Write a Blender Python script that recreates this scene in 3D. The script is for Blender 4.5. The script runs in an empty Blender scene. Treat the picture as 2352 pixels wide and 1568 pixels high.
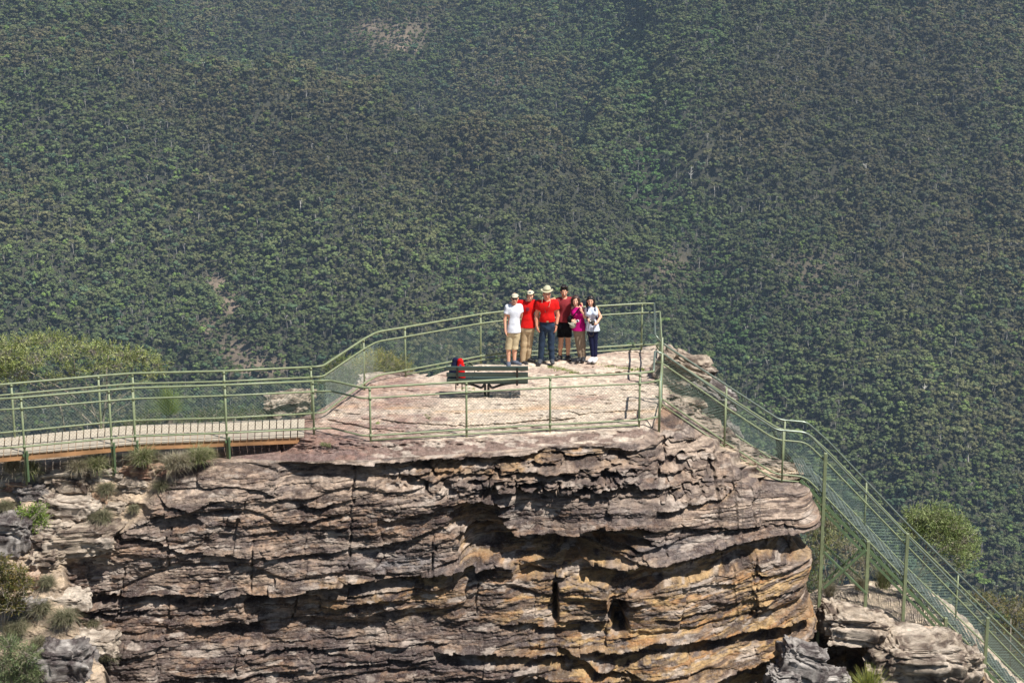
import bpy, math, random
import numpy as np
from mathutils import Vector, Matrix
R = math.radians
C = bpy.data.collections.new('scene'); bpy.context.scene.collection.children.link(C)
SC = bpy.context.scene
# ------------------------------------------------------------------ camera
FPX, PITCH, CAMZ = 4270.0, R(14.5), 11.0
FW = np.array([0, math.cos(PITCH), -math.sin(PITCH)]); UP = np.array([0, math.sin(PITCH), math.cos(PITCH)])
RT = np.array([1., 0, 0]); CP = np.array([0, 0, CAMZ])
def ray(px, py):
    px = np.asarray(px, float)[..., None]; py = np.asarray(py, float)[..., None]
    return FW*FPX + RT*(px-1176) + UP*(784-py)
def G(px, py, z=0.0):                      # point on level z
    d = ray(px, py); t = (np.asarray(z, float)-CAMZ)/d[..., 2]
    return CP + d*t[..., None]
def GD(px, py, y):                         # point at distance y
    d = ray(px, py); t = np.asarray(y, float)/d[..., 1]
    return CP + d*t[..., None]
def pix(p):
    v = np.asarray(p, float)-CP; w = v@FW
    return 1176+(v@RT)/w*FPX, 784-(v@UP)/w*FPX
cam = bpy.data.cameras.new('camera'); co = bpy.data.objects.new('camera', cam); C.objects.link(co)
co.location = CP; co.rotation_euler = (R(90)-PITCH, 0, 0)
cam.sensor_width = 36; cam.lens = 36*FPX/2352; cam.clip_end = 8000; cam.clip_start = .5
SC.camera = co
SC.view_settings.view_transform = 'Standard'; SC.view_settings.look = 'None'
SC.view_settings.gamma = 1; SC.view_settings.exposure = 0.5
# ------------------------------------------------------------------ light
SUNV = Vector((0.47, -0.36, 1.0)).normalized()          # towards the sun
el = math.asin(SUNV.z); az = math.atan2(SUNV.x, SUNV.y)
W = bpy.data.worlds.new('World'); SC.world = W; W.use_nodes = True
nt = W.node_tree; bg = nt.nodes['Background']; sk = nt.nodes.new('ShaderNodeTexSky')
sk.sky_type = 'NISHITA'; sk.sun_disc = False; sk.sun_elevation = el; sk.sun_rotation = az
sk.air_density = 1.0; sk.dust_density = .6
nt.links.new(sk.outputs[0], bg.inputs[0]); bg.inputs[1].default_value = 0.055
sl = bpy.data.lights.new('sun', 'SUN'); sl.energy = 5.0; sl.angle = R(.5); sl.color = (1, .955, .88)
so = bpy.data.objects.new('sun', sl); C.objects.link(so); so.rotation_euler = SUNV.to_track_quat('Z', 'Y').to_euler()
so.location = (20, -10, 60)
# ------------------------------------------------------------------ object helpers
def tag(o, label=None, cat=None, group=None, kind=None):
    if label: o['label'] = label
    if cat: o['category'] = cat
    if group: o['group'] = group
    if kind: o['kind'] = kind
    return o
def empty(name, loc, label=None, cat=None, group=None, kind=None):
    o = bpy.data.objects.new(name, None); C.objects.link(o); o.location = tuple(loc); o.empty_display_size = .2
    bpy.context.view_layer.update() if False else None
    return tag(o, label, cat, group, kind)
def wloc(o):
    v = Vector((0, 0, 0))
    while o is not None: v = v+o.location; o = o.parent
    return v
def mesh_np(name, V, F, mat, parent=None, smooth=False, cols=None, mats=None, midx=None, origin=None):
    """V (n,3) world coordinates, F (m,4) or (m,3) array or list of arrays"""
    V = np.asarray(V, np.float64)
    Fs = F if isinstance(F, list) else [F]
    Fs = [np.asarray(f, np.int32) for f in Fs if len(f)]
    org = np.array(wloc(parent)) if parent is not None else (np.array(origin) if origin is not None else np.zeros(3))
    me = bpy.data.meshes.new(name)
    me.vertices.add(len(V)); me.vertices.foreach_set('co', (V-org).astype(np.float32).ravel())
    nl = sum(f.size for f in Fs); npol = sum(len(f) for f in Fs)
    me.loops.add(nl); me.polygons.add(npol)
    me.loops.foreach_set('vertex_index', np.concatenate([f.ravel() for f in Fs]))
    tot = np.concatenate([np.full(len(f), f.shape[1], np.int32) for f in Fs])
    st = np.concatenate([[0], np.cumsum(tot)[:-1]]).astype(np.int32)
    me.polygons.foreach_set('loop_start', st); me.polygons.foreach_set('loop_total', tot)
    me.polygons.foreach_set('use_smooth', np.full(npol, smooth))
    if midx is not None: me.polygons.foreach_set('material_index', np.asarray(midx, np.int32))
    me.update(calc_edges=True)
    if cols is not None:
        a = me.color_attributes.new('Col', 'FLOAT_COLOR', 'POINT')
        c4 = np.ones((len(V), 4), np.float32); c4[:, :3] = cols
        a.data.foreach_set('color', c4.ravel())
    for m in (mats or [mat]): me.materials.append(m)
    o = bpy.data.objects.new(name, me); C.objects.link(o)
    if parent is not None: o.parent = parent
    elif origin is not None: o.location = tuple(origin)
    return o
class MB:
    """collects plain shapes in world coordinates"""
    def __init__(s): s.V = []; s.F4 = []; s.F3 = []; s.n = 0; s.C = []
    def add(s, v, f4=(), f3=(), col=None):
        v = np.asarray(v, float); s.V.append(v)
        if len(f4): s.F4.append(np.asarray(f4)+s.n)
        if len(f3): s.F3.append(np.asarray(f3)+s.n)
        if col is not None: s.C.append(np.broadcast_to(np.asarray(col, float), (len(v), 3)))
        s.n += len(v)
    def box(s, c, size, rot=None, bev=0.0):
        h = np.array(size)/2; b = min(bev, h.min()*.9)
        if b <= 0:
            v = np.array([(x, y, z) for x in (-1, 1) for y in (-1, 1) for z in (-1, 1)], float)*h
            f = [(0, 1, 3, 2), (4, 6, 7, 5), (0, 4, 5, 1), (2, 3, 7, 6), (0, 2, 6, 4), (1, 5, 7, 3)]
            f3 = []
        else:
            v = []; idx = {}
            for x in (-1, 1):
                for y in (-1, 1):
                    for z in (-1, 1):
                        for a in range(3):
                            p = np.array([x, y, z])*(h-b); p[a] = (x, y, z)[a]*h[a]
                            idx[x, y, z, a] = len(v); v.append(p)
            f = []; f3 = []
            for a in range(3):
                u, w = [i for i in range(3) if i != a]
                for sg in (-1, 1):
                    q = []
                    for su, sw in ((-1, -1), (1, -1), (1, 1), (-1, 1)):
                        k = [0, 0, 0]; k[a] = sg; k[u] = su; k[w] = sw; q.append(idx[(*k, a)])
                    f.append(q)
            for a in range(3):
                u, w = [i for i in range(3) if i != a]
                for su in (-1, 1):
                    for sw in (-1, 1):
                        def K(sa, ax):
                            k = [0, 0, 0]; k[a] = sa; k[u] = su; k[w] = sw; return idx[(*k, ax)]
                        f.append((K(-1, u), K(1, u), K(1, w), K(-1, w)))
            for x in (-1, 1):
                for y in (-1, 1):
                    for z in (-1, 1): f3.append([idx[x, y, z, a] for a in range(3)])
            v = np.array(v)
        if rot is not None: v = v@np.array(rot).T
        s.add(v+np.array(c), f, f3)
    def beam(s, p, q, w, h, up=(0, 0, 1), bev=0):
        p = np.array(p, float); q = np.array(q, float); d = q-p; L = np.linalg.norm(d); d /= L
        upv = np.array(up, float); r = np.cross(d, upv); r /= np.linalg.norm(r); u = np.cross(r, d)
        s.box((p+q)/2, (L, w, h), np.stack([d, r, u], 1), bev)
    def tube(s, pts, r, n=8, caps=True, r1=None):
        P = np.asarray(pts, float); m = len(P)
        T = np.gradient(P, axis=0); T /= np.linalg.norm(T, axis=1)[:, None]+1e-9
        ref = np.array([0, 0, 1.]) if abs(T[0, 2]) < .9 else np.array([0, 1., 0])
        u = np.cross(T[0], ref); u /= np.linalg.norm(u); A = []
        rr = np.linspace(r, r if r1 is None else r1, m) if np.isscalar(r) else np.asarray(r)
        for i in range(m):
            u = u-T[i]*(u@T[i]); u /= np.linalg.norm(u); w = np.cross(T[i], u)
            a = np.arange(n)*2*np.pi/n
            A.append(P[i]+rr[i]*(np.cos(a)[:, None]*u+np.sin(a)[:, None]*w))
        V = np.concatenate(A+[P[:1], P[-1:]]); F = []; F3 = []
        for i in range(m-1):
            for k in range(n):
                F.append((i*n+k, i*n+(k+1) % n, (i+1)*n+(k+1) % n, (i+1)*n+k))
        if caps:
            for k in range(n):
                F3.append((m*n, (k+1) % n, k)); F3.append((m*n+1, (m-1)*n+k, (m-1)*n+(k+1) % n))
        s.add(V, F, F3)
    def build(s, name, mat, parent=None, smooth=False, origin=None):
        fs = ([np.concatenate(s.F4)] if s.F4 else [])+([np.concatenate(s.F3)] if s.F3 else [])
        cols = np.concatenate(s.C) if s.C else None
        return mesh_np(name, np.concatenate(s.V), fs, mat, parent, smooth, cols=cols, origin=origin)
def roundpoly(pts, rad=.15, n=5):
    P = [np.array(p, float) for p in pts]; out = [P[0]]
    for i in range(1, len(P)-1):
        a = P[i-1]-P[i]; b = P[i+1]-P[i]; la = np.linalg.norm(a); lb = np.linalg.norm(b)
        r = min(rad, la*.45, lb*.45); p0 = P[i]+a/la*r; p2 = P[i]+b/lb*r
        for t in np.linspace(0, 1, n): out.append((1-t)**2*p0+2*t*(1-t)*P[i]+t*t*p2)
    out.append(P[-1]); return out
# ------------------------------------------------------------------ noise
def _h(ix, iy, iz, seed):
    h = (ix.astype(np.int64)*374761393+iy.astype(np.int64)*668265263+iz.astype(np.int64)*2147483647+seed*974634777) & 0xFFFFFFFF
    h = ((h ^ (h >> 13))*1274126177) & 0xFFFFFFFF
    h = ((h ^ (h >> 16))*2246822519) & 0xFFFFFFFF
    return ((h ^ (h >> 15)) & 0xFFFFFF)/float(0xFFFFFF)
def hash1(a, b=0, seed=0):
    a = np.asarray(a); b = np.asarray(b)+np.zeros_like(a)
    return _h(a, b, np.zeros_like(a), seed)
def vn(x, y, seed=0):
    x, y = np.broadcast_arrays(np.asarray(x, float), np.asarray(y, float))
    xi = np.floor(x); yi = np.floor(y); fx = x-xi; fy = y-yi; xi = xi.astype(np.int64); yi = yi.astype(np.int64)
    fx = fx*fx*fx*(fx*(fx*6-15)+10); fy = fy*fy*fy*(fy*(fy*6-15)+10); z = np.zeros_like(xi)
    a = _h(xi, yi, z, seed); b = _h(xi+1, yi, z, seed); c = _h(xi, yi+1, z, seed); d = _h(xi+1, yi+1, z, seed)
    return (a+(b-a)*fx)*(1-fy)+(c+(d-c)*fx)*fy
def fb(x, y, o=4, seed=0, g=.5):
    s = 0; a = 1; t = 0
    for i in range(o): s = s+a*vn(x*2**i, y*2**i, seed+i*17); t += a; a *= g
    return s/t
def vn3(x, y, z, seed=0):
    xi = np.floor(x); yi = np.floor(y); zi = np.floor(z); fx = x-xi; fy = y-yi; fz = z-zi
    xi, yi, zi = [q.astype(np.int64) for q in (xi, yi, zi)]
    fx = fx*fx*(3-2*fx); fy = fy*fy*(3-2*fy); fz = fz*fz*(3-2*fz); r = 0
    for dx in (0, 1):
        for dy in (0, 1):
            for dz in (0, 1):
                r = r+_h(xi+dx, yi+dy, zi+dz, seed)*(fx if dx else 1-fx)*(fy if dy else 1-fy)*(fz if dz else 1-fz)
    return r
def sst(a, b, x): t = np.clip((x-a)/(b-a), 0, 1); return t*t*(3-2*t)
def mixc(a, b, t): t = np.asarray(t)[..., None]; return np.asarray(a)*(1-t)+np.asarray(b)*t
# ------------------------------------------------------------------ materials
def lin(c): return tuple(((v/255)/12.92 if v/255 <= .04045 else ((v/255+.055)/1.055)**2.4) for v in c)
def mat(name, col, rough=.7, metal=0, var=.0, scale=8, bump=0, bscale=40, spec=.5, attr=False, sub=0):
    m = bpy.data.materials.new(name); m.use_nodes = True; t = m.node_tree; b = t.nodes['Principled BSDF']
    b.inputs['Roughness'].default_value = rough; b.inputs['Metallic'].default_value = metal
    b.inputs['Specular IOR Level'].default_value = spec
    tc = t.nodes.new('ShaderNodeTexCoord')
    if attr:
        a = t.nodes.new('ShaderNodeAttribute'); a.attribute_name = 'Col'; src = a.outputs['Color']
    else:
        a = t.nodes.new('ShaderNodeRGB'); a.outputs[0].default_value = (*col, 1); src = a.outputs[0]
    if var > 0:
        n = t.nodes.new('ShaderNodeTexNoise'); n.inputs['Scale'].default_value = scale; n.inputs['Detail'].default_value = 6
        t.links.new(tc.outputs['Object'], n.inputs['Vector'])
        mr = t.nodes.new('ShaderNodeMapRange'); mr.inputs[1].default_value = .3; mr.inputs[2].default_value = .7
        mr.inputs[3].default_value = 1-var; mr.inputs[4].default_value = 1+var
        t.links.new(n.outputs[0], mr.inputs[0])
        mx = t.nodes.new('ShaderNodeVectorMath'); mx.operation = 'SCALE'
        t.links.new(src, mx.inputs[0]); t.links.new(mr.outputs[0], mx.inputs['Scale']); src = mx.outputs[0]
    t.links.new(src, b.inputs['Base Color'])
    if bump > 0:
        n2 = t.nodes.new('ShaderNodeTexNoise'); n2.inputs['Scale'].default_value = bscale; n2.inputs['Detail'].default_value = 5
        t.links.new(tc.outputs['Object'], n2.inputs['Vector'])
        bp = t.nodes.new('ShaderNodeBump'); bp.inputs['Strength'].default_value = bump; bp.inputs['Distance'].default_value = .02
        t.links.new(n2.outputs[0], bp.inputs['Height']); t.links.new(bp.outputs[0], b.inputs['Normal'])
    return m
M = {}
M['paint'] = mat('green_paint', lin((128, 137, 104)), .42, var=.18, scale=9, bump=.1)
M['paint_dark'] = mat('dark_green_paint', lin((92, 112, 80)), .5, var=.2, scale=6)
M['steel'] = mat('worn_rail', lin((120, 130, 118)), .3, .4, var=.2, scale=12)
M['wire'] = mat('mesh_wire', lin((128, 150, 136)), .45, var=.15, scale=3)
M['wire_near'] = mat('weathered_mesh_wire', lin((88, 100, 84)), .5, var=.15, scale=3)
M['galv'] = mat('galvanised_steel', lin((142, 152, 146)), .45, .5, var=.15, scale=20)
M['timber'] = mat('orange_timber', lin((172, 128, 88)), .75, var=.45, scale=1.6, bump=.2)
M['plank'] = mat('pale_plank', lin((176, 165, 148)), .85, var=.14, scale=7, bump=.3)
def leafmat(name, var=.25, rough=.55, trans=.25, inst=False, spec=.3):
    m = bpy.data.materials.new(name); m.use_nodes = True; t = m.node_tree; b = t.nodes['Principled BSDF']
    a = t.nodes.new('ShaderNodeAttribute'); a.attribute_name = 'tint' if inst else 'Col'
    if inst: a.attribute_type = 'INSTANCER'
    src = a.outputs['Color']
    if inst:
        a2 = t.nodes.new('ShaderNodeAttribute'); a2.attribute_name = 'Col'
        mx = t.nodes.new('ShaderNodeVectorMath'); mx.operation = 'MULTIPLY'
        t.links.new(src, mx.inputs[0]); t.links.new(a2.outputs['Color'], mx.inputs[1]); src = mx.outputs[0]
    t.links.new(src, b.inputs['Base Color']); b.inputs['Roughness'].default_value = rough
    b.inputs['Specular IOR Level'].default_value = spec
    if trans > 0:
        tr = t.nodes.new('ShaderNodeBsdfTranslucent'); t.links.new(src, tr.inputs[0])
        ms = t.nodes.new('ShaderNodeMixShader'); ms.inputs[0].default_value = trans
        out = t.nodes['Material Output']
        t.links.new(b.outputs[0], ms.inputs[1]); t.links.new(tr.outputs[0], ms.inputs[2]); t.links.new(ms.outputs[0], out.inputs[0])
    return m
M['leaf'] = leafmat('leaf'); M['forest_leaf'] = leafmat('forest_leaf', inst=True, trans=.28)
M['bark'] = mat('pale_bark', lin((150, 140, 126)), .85, var=.35, scale=9)
def rockmat(name, sx=1.0, sz=1.0):
    m = mat(name, (.3, .3, .3), .88, attr=True, spec=.25); t = m.node_tree; b = t.nodes['Principled BSDF']
    a = [n for n in t.nodes if n.type == 'ATTRIBUTE'][0]; tc = [n for n in t.nodes if n.type == 'TEX_COORD'][0]
    mp = t.nodes.new('ShaderNodeMapping'); mp.inputs['Scale'].default_value = (1*sx, 1*sx, 3.2*sz)
    t.links.new(tc.outputs['Object'], mp.inputs['Vector'])
    n1 = t.nodes.new('ShaderNodeTexNoise'); n1.inputs['Scale'].default_value = 7; n1.inputs['Detail'].default_value = 10; n1.inputs['Roughness'].default_value = .72
    t.links.new(mp.outputs[0], n1.inputs['Vector'])
    mr = t.nodes.new('ShaderNodeMapRange'); mr.inputs[1].default_value = .3; mr.inputs[2].default_value = .7; mr.inputs[3].default_value = .42; mr.inputs[4].default_value = 1.6
    t.links.new(n1.outputs[0], mr.inputs[0])
    # pale lichen specks
    n2 = t.nodes.new('ShaderNodeTexNoise'); n2.inputs['Scale'].default_value = 22; n2.inputs['Detail'].default_value = 8; n2.inputs['Roughness'].default_value = .8
    t.links.new(tc.outputs['Object'], n2.inputs['Vector'])
    r2 = t.nodes.new('ShaderNodeMapRange'); r2.inputs[1].default_value = .53; r2.inputs[2].default_value = .63; r2.inputs[4].default_value = .42
    t.links.new(n2.outputs[0], r2.inputs[0])
    sc = t.nodes.new('ShaderNodeVectorMath'); sc.operation = 'SCALE'
    t.links.new(a.outputs['Color'], sc.inputs[0]); t.links.new(mr.outputs[0], sc.inputs['Scale'])
    mx = t.nodes.new('ShaderNodeMix'); mx.data_type = 'RGBA'
    t.links.new(r2.outputs[0], mx.inputs[0]); t.links.new(sc.outputs[0], mx.inputs[6]); mx.inputs[7].default_value = (.52, .46, .41, 1)
    t.links.new(mx.outputs[2], b.inputs['Base Color'])
    n3 = t.nodes.new('ShaderNodeTexNoise'); n3.inputs['Scale'].default_value = 16; n3.inputs['Detail'].default_value = 9; n3.inputs['Roughness'].default_value = .75
    t.links.new(mp.outputs[0], n3.inputs['Vector'])
    bp = t.nodes.new('ShaderNodeBump'); bp.inputs['Strength'].default_value = 1.0; bp.inputs['Distance'].default_value = .05
    t.links.new(n3.outputs[0], bp.inputs['Height']); t.links.new(bp.outputs[0], b.inputs['Normal'])
    return m
M['rock'] = rockmat('sandstone')
M['rocktop'] = rockmat('sandstone_top', 1, .3)
# ------------------------------------------------------------------ far hills and forest
GULLY_Y = [900, 1100, 1250, 1450, 1650, 1900, 2150, 2500, 3100]; GULLY_X = [330, 300, 255, 215, 205, 165, 105, 60, 20]
CR_X = [-1200, -900, -550, -358, -216, -33, 105, 140, 176, 224, 262, 330, 600]
CR_Y = [2300, 2180, 2080, 1971, 1891, 1804, 1695, 1672, 1775, 1899, 2010, 2400, 3300]
def hillH(x, y):
    z = -640+.5*(y-1000)
    yc = np.interp(x, CR_X, CR_Y)+14*np.sin(x/37)+9*np.sin(x/13)
    z = z-np.interp(x, [-450, -100, 60, 200, 380], [330, 270, 200, 100, 0])*sst(0, 1, (y-yc)/(240+np.clip(x-60, 0, 200)*6))+10*np.exp(-((y-yc+25)/40)**2)*sst(-200, -100, -np.abs(x-60)+200)
    xg = np.interp(y, [900, 1200, 1450, 1680, 1800], [330, 270, 205, 142, 140]); w = x-xg
    z = z-42*np.exp(-(w/55)**2)*(1-sst(1690, 1800, y))
    z = z-16*np.exp(-((x+.25*(y-1500)+230)/50)**2)
    rib = np.abs(fb(x/170, y/380, 3, 15)-.5)*2
    z = z-26*(1-rib)**3+50*(fb(x/320+3, y/420+7, 3, 5)-.5)+26*(fb(x/80, y/110, 3, 9)-.5)
    near = 1-sst(60, 330, y)
    return z*(1-near)+near*-15
ys = np.concatenate([np.linspace(-300, 60, 8), np.linspace(90, 900, 40), np.linspace(910, 3100, 260)])
xs = np.linspace(-1500, 1500, 300)
XX, YY = np.meshgrid(xs, ys)
ZZ = hillH(XX, YY)
def sheet_faces(nr, nc, flip=False):
    i = np.arange(nr-1)[:, None]*nc+np.arange(nc-1)[None, :]; i = i.ravel()
    f = np.stack([i, i+1, i+1+nc, i+nc], 1)
    return f[:, ::-1] if flip else f
def bare(x, y, z):                       # cleared or eroded ground, patches where the photo shows soil between the trees
    d = np.stack([x, y, z], -1)-CP; w = d@FW
    px = 1176+(d@RT)/w*FPX; py = 784-(d@UP)/w*FPX
    m = 0
    for cx, cy, rx, ry, s in ((500, 655, 26, 20, .8), (528, 700, 20, 26, .65), (480, 750, 30, 26, .4), (590, 845, 60, 16, .6), (540, 800, 40, 30, .35), (880, 80, 110, 36, .28), (850, 66, 40, 14, .45), (930, 112, 36, 14, .45), (1140, 185, 50, 12, .25), (1515, 585, 12, 8, .8), (1480, 668, 10, 8, .7), (480, 18, 40, 8, .5), (1530, 610, 50, 30, .2), (1880, 640, 80, 60, .15)):
        m = np.maximum(m, s*np.exp(-(((px-cx)/rx)**2+((py-cy)/ry)**2)))
    return m
bm_ = bare(XX, YY, ZZ)
n_ = fb(XX/30, YY/30, 4, 3)
gc = mixc((.026, .032, .018), (.05, .046, .03), n_)
gc = mixc(gc, (.30, .225, .165), np.clip(bm_*2*(n_*.8+.45), 0, 1))
hill = mesh_np('hills', np.stack([XX, YY, ZZ], -1).reshape(-1, 3), sheet_faces(len(ys), len(xs)), mat('hill_soil', (0, 0, 0), .95, var=.25, scale=.2, attr=True), smooth=True, cols=gc.reshape(-1, 3))
tag(hill, kind='structure')
M['bone'] = mat('bleached_wood', lin((205, 200, 192)), .8)
M['bark_far'] = mat('forest_bark', lin((84, 80, 72)), .9)
# tree prototypes (instanced only inside the forest mass)
rng = np.random.default_rng(4)
protoC = bpy.data.collections.new('forest_tree_kinds')
def proto_tree(k):
    r = np.random.default_rng(100+k); mb = MB(); H = r.uniform(9, 13); cw = r.uniform(2.6, 3.7)
    kind = k % 5
    trunk = [(0, 0, -1), (r.uniform(-.3, .3), 0, H*.4), (r.uniform(-.6, .6), 0, H*.75)]
    def tubec(pts, r0, r1):
        n0 = mb.n; mb.tube(pts, r0, 5, False, r1); mb.C.append(np.full((mb.n-n0, 3), 0.))
    bare_ = kind == 4
    npuff = 4 if bare_ else r.integers(7, 11)
    tubec(trunk, .14, .07)
    VV = []; 
    for i in range(npuff):
        a = r.uniform(0, 6.28); q = math.sqrt(r.uniform(0, 1)); 
        if kind in (0, 1, 4): c = np.array([math.cos(a)*q*cw*.85, math.sin(a)*q*cw*.85, H*.78+r.uniform(-1, 1)+(1-q)*1.6])
        else: c = np.array([math.cos(a)*q*cw*.7, math.sin(a)*q*cw*.7, H*r.uniform(.5, .95)])
        tubec([trunk[2] if i % 2 else trunk[1], (np.array(trunk[2])+c)/2+(0, 0, -.4), c], .09, .04)
        rad = np.array([r.uniform(1.1, 1.7), r.uniform(1.1, 1.7), r.uniform(.85, 1.25)])
        n = 60
        d = r.normal(size=(n, 3)); d /= np.linalg.norm(d, axis=1)[:, None]; d[:, 2] = np.where(d[:, 2] < -.35, -d[:, 2], d[:, 2])
        P = c+d*rad*r.uniform(.85, 1.04, (n, 1))
        nn = d+r.normal(size=(n, 3))*.24; nn /= np.linalg.norm(nn, axis=1)[:, None]
        t = np.cross(nn, r.normal(size=(n, 3))); t /= np.linalg.norm(t, axis=1)[:, None]; b = np.cross(nn, t)
        s = r.uniform(.26, .5, (n, 1)); s2 = s*r.uniform(.5, 1, (n, 1))
        V = np.stack([P-t*s, P-b*s2, P+t*s*r.uniform(.7, 1.2, (n, 1)), P+b*s2], 1).reshape(-1, 3)
        F = np.arange(n*4).reshape(-1, 4)
        cl = np.repeat(r.uniform(.85, 1.18, (n, 1)), 4, 0)*np.ones(3)*r.uniform(.8, 1.2)
        mb.add(V, F); mb.C.append(cl)
        # inner mass
        th = np.linspace(0, 2*np.pi, 7)[:-1]
        ring = [c+np.array([0, 0, rad[2]*.8])]+[c+np.array([math.cos(x)*rad[0]*.85, math.sin(x)*rad[1]*.85, 0]) for x in th]+[c-np.array([0, 0, rad[2]*.5])]
        f3 = [(0, 1+j, 1+(j+1) % 6) for j in range(6)]+[(7, 1+(j+1) % 6, 1+j) for j in range(6)]
        mb.add(ring, f3=f3); mb.C.append(np.full((8, 3), .7))
    V = np.concatenate(mb.V); cols = np.concatenate(mb.C)
    fs = [np.concatenate(mb.F4), np.concatenate(mb.F3)]
    o = mesh_np('forest_tree_kind', V, fs, None, cols=cols, mats=[M['forest_leaf'], M['bone'] if kind == 4 else M['bark_far']])
    # bark on trunk faces
    me = o.data; isb = cols[:, 0] == 0
    mi = []
    for f in fs: mi.append(isb[f[:, 0]].astype(np.int32))
    me.polygons.foreach_set('material_index', np.concatenate(mi))
    C.objects.unlink(o); protoC.objects.link(o); return o
for k in range(10): proto_tree(k)
sp = 4.2
gx, gy = np.meshgrid(np.arange(-1480, 1480, sp), np.arange(930, 3020, sp*1.02))
gx = gx+rng.uniform(-.48, .48, gx.shape)*sp; gy = gy+rng.uniform(-.48, .48, gy.shape)*sp
gx = gx.ravel(); gy = gy.ravel()
k = np.abs(gx) < .50*gy+60; gx = gx[k]; gy = gy[k]; gz = hillH(gx, gy)
bb = bare(gx, gy, gz); k = rng.random(len(gx)) > np.clip(bb*1.3, 0, .8)
k &= rng.random(len(gx)) > .02+.12*sst(.55, .7, fb(gx/60, gy/60, 3, 77))
gx, gy, gz, bb = gx[k], gy[k], gz[k], bb[k]; N = len(gx)
dd_ = np.stack([gx, gy, gz+6], -1)-CP; w_ = dd_@FW; tpx = 1176+(dd_@RT)/w_*FPX; tpy = 784-(dd_@UP)/w_*FPX
def zone(L):
    m = np.zeros(N)
    for cx, cy, rx, ry, q in L: m = np.maximum(m, q*np.exp(-(((tpx-cx)/rx)**2+((tpy-cy)/ry)**2)**1.5))
    return m
gul = zone([(1500, 440, 70, 60, 1), (1480, 380, 60, 40, .8), (1560, 500, 50, 50, .6), (1400, 120, 60, 90, .6), (1480, 210, 70, 60, .7), (1570, 270, 60, 50, .5), (1600, 160, 90, 90, .35), (1620, 640, 60, 120, .35), (1700, 800, 60, 70, .6), (1760, 880, 60, 70, .4), (1640, 120, 40, 100, .4), (1180, 640, 200, 60, .25)])
gul = np.clip(gul*(.5+1.1*sst(.35, .6, fb(gx/30, gy/40, 3, 31))), 0, 1)
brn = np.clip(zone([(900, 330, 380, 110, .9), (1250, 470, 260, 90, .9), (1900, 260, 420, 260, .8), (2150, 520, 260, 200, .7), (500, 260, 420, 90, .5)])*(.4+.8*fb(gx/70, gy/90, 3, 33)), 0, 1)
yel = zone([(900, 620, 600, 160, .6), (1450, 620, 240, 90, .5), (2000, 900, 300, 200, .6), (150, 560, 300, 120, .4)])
t1 = fb(gx/120, gy/120, 3, 41); t2 = rng.random(N)
col = mixc((.058, .072, .036), (.088, .074, .048), np.clip(sst(.4, .62, t1)*.7+(t2-.5)*.9, 0, 1))
col = mixc(col, (.078, .108, .034), np.clip((rng.random(N) > .84)*rng.random(N)*1.2, 0, 1))
col = mixc(col, (.04, .066, .046), np.clip((rng.random(N) > .8)*rng.random(N)*1.2, 0, 1))
col = mixc(col, (.084, .066, .044), brn*.5); col = mixc(col, (.088, .105, .048), yel*.7); col = mixc(col, (.060, .108, .040), gul*.85); col = col*(1-.30*brn+.12*yel)[:, None]*np.array([.96, 1, .97])  # species tints, plus slope shade (brn) and light (yel) painted into the crowns
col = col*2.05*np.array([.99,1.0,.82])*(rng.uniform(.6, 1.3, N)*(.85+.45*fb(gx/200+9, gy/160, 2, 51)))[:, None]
fm = bpy.data.meshes.new('forest'); fm.vertices.add(N); fm.vertices.foreach_set('co', np.stack([gx, gy, gz], 1).astype(np.float32).ravel())
sc_ = ((.54+.8*rng.random(N)**2)*(1-.35*np.clip(bb*2, 0, 1))*(1+.1*rng.random(N))).astype(np.float32)
fm.attributes.new('size', 'FLOAT', 'POINT').data.foreach_set('value', sc_)
fm.attributes.new('turn', 'FLOAT', 'POINT').data.foreach_set('value', rng.uniform(0, 6.28, N).astype(np.float32))
fm.attributes.new('pick', 'INT', 'POINT').data.foreach_set('value', rng.integers(0, 10, N).astype(np.int32))
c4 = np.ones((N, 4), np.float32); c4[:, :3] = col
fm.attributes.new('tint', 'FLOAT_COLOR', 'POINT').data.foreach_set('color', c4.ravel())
fo = bpy.data.objects.new('forest', fm); C.objects.link(fo)
tag(fo, 'dense eucalypt forest covering the far valley slopes', 'forest', kind='stuff')
ng = bpy.data.node_groups.new('forest_scatter', 'GeometryNodeTree')
ng.interface.new_socket('Geometry', in_out='INPUT', socket_type='NodeSocketGeometry'); ng.interface.new_socket('Geometry', in_out='OUTPUT', socket_type='NodeSocketGeometry')
gi = ng.nodes.new('NodeGroupInput'); go = ng.nodes.new('NodeGroupOutput'); ip = ng.nodes.new('GeometryNodeInstanceOnPoints')
ci = ng.nodes.new('GeometryNodeCollectionInfo'); ci.inputs['Collection'].default_value = protoC
ci.inputs['Separate Children'].default_value = True; ci.inputs['Reset Children'].default_value = True
def na(nm, ty):
    n = ng.nodes.new('GeometryNodeInputNamedAttribute'); n.data_type = ty; n.inputs['Name'].default_value = nm; return n.outputs['Attribute']
cx = ng.nodes.new('ShaderNodeCombineXYZ'); ng.links.new(na('turn', 'FLOAT'), cx.inputs[2])
ng.links.new(gi.outputs[0], ip.inputs['Points']); ng.links.new(ci.outputs[0], ip.inputs['Instance'])
ip.inputs['Pick Instance'].default_value = True
ng.links.new(na('pick', 'INT'), ip.inputs['Instance Index']); ng.links.new(cx.outputs[0], ip.inputs['Rotation'])
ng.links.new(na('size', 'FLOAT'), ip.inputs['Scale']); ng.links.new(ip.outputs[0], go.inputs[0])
md = fo.modifiers.new('scatter', 'NODES'); md.node_group = ng
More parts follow.
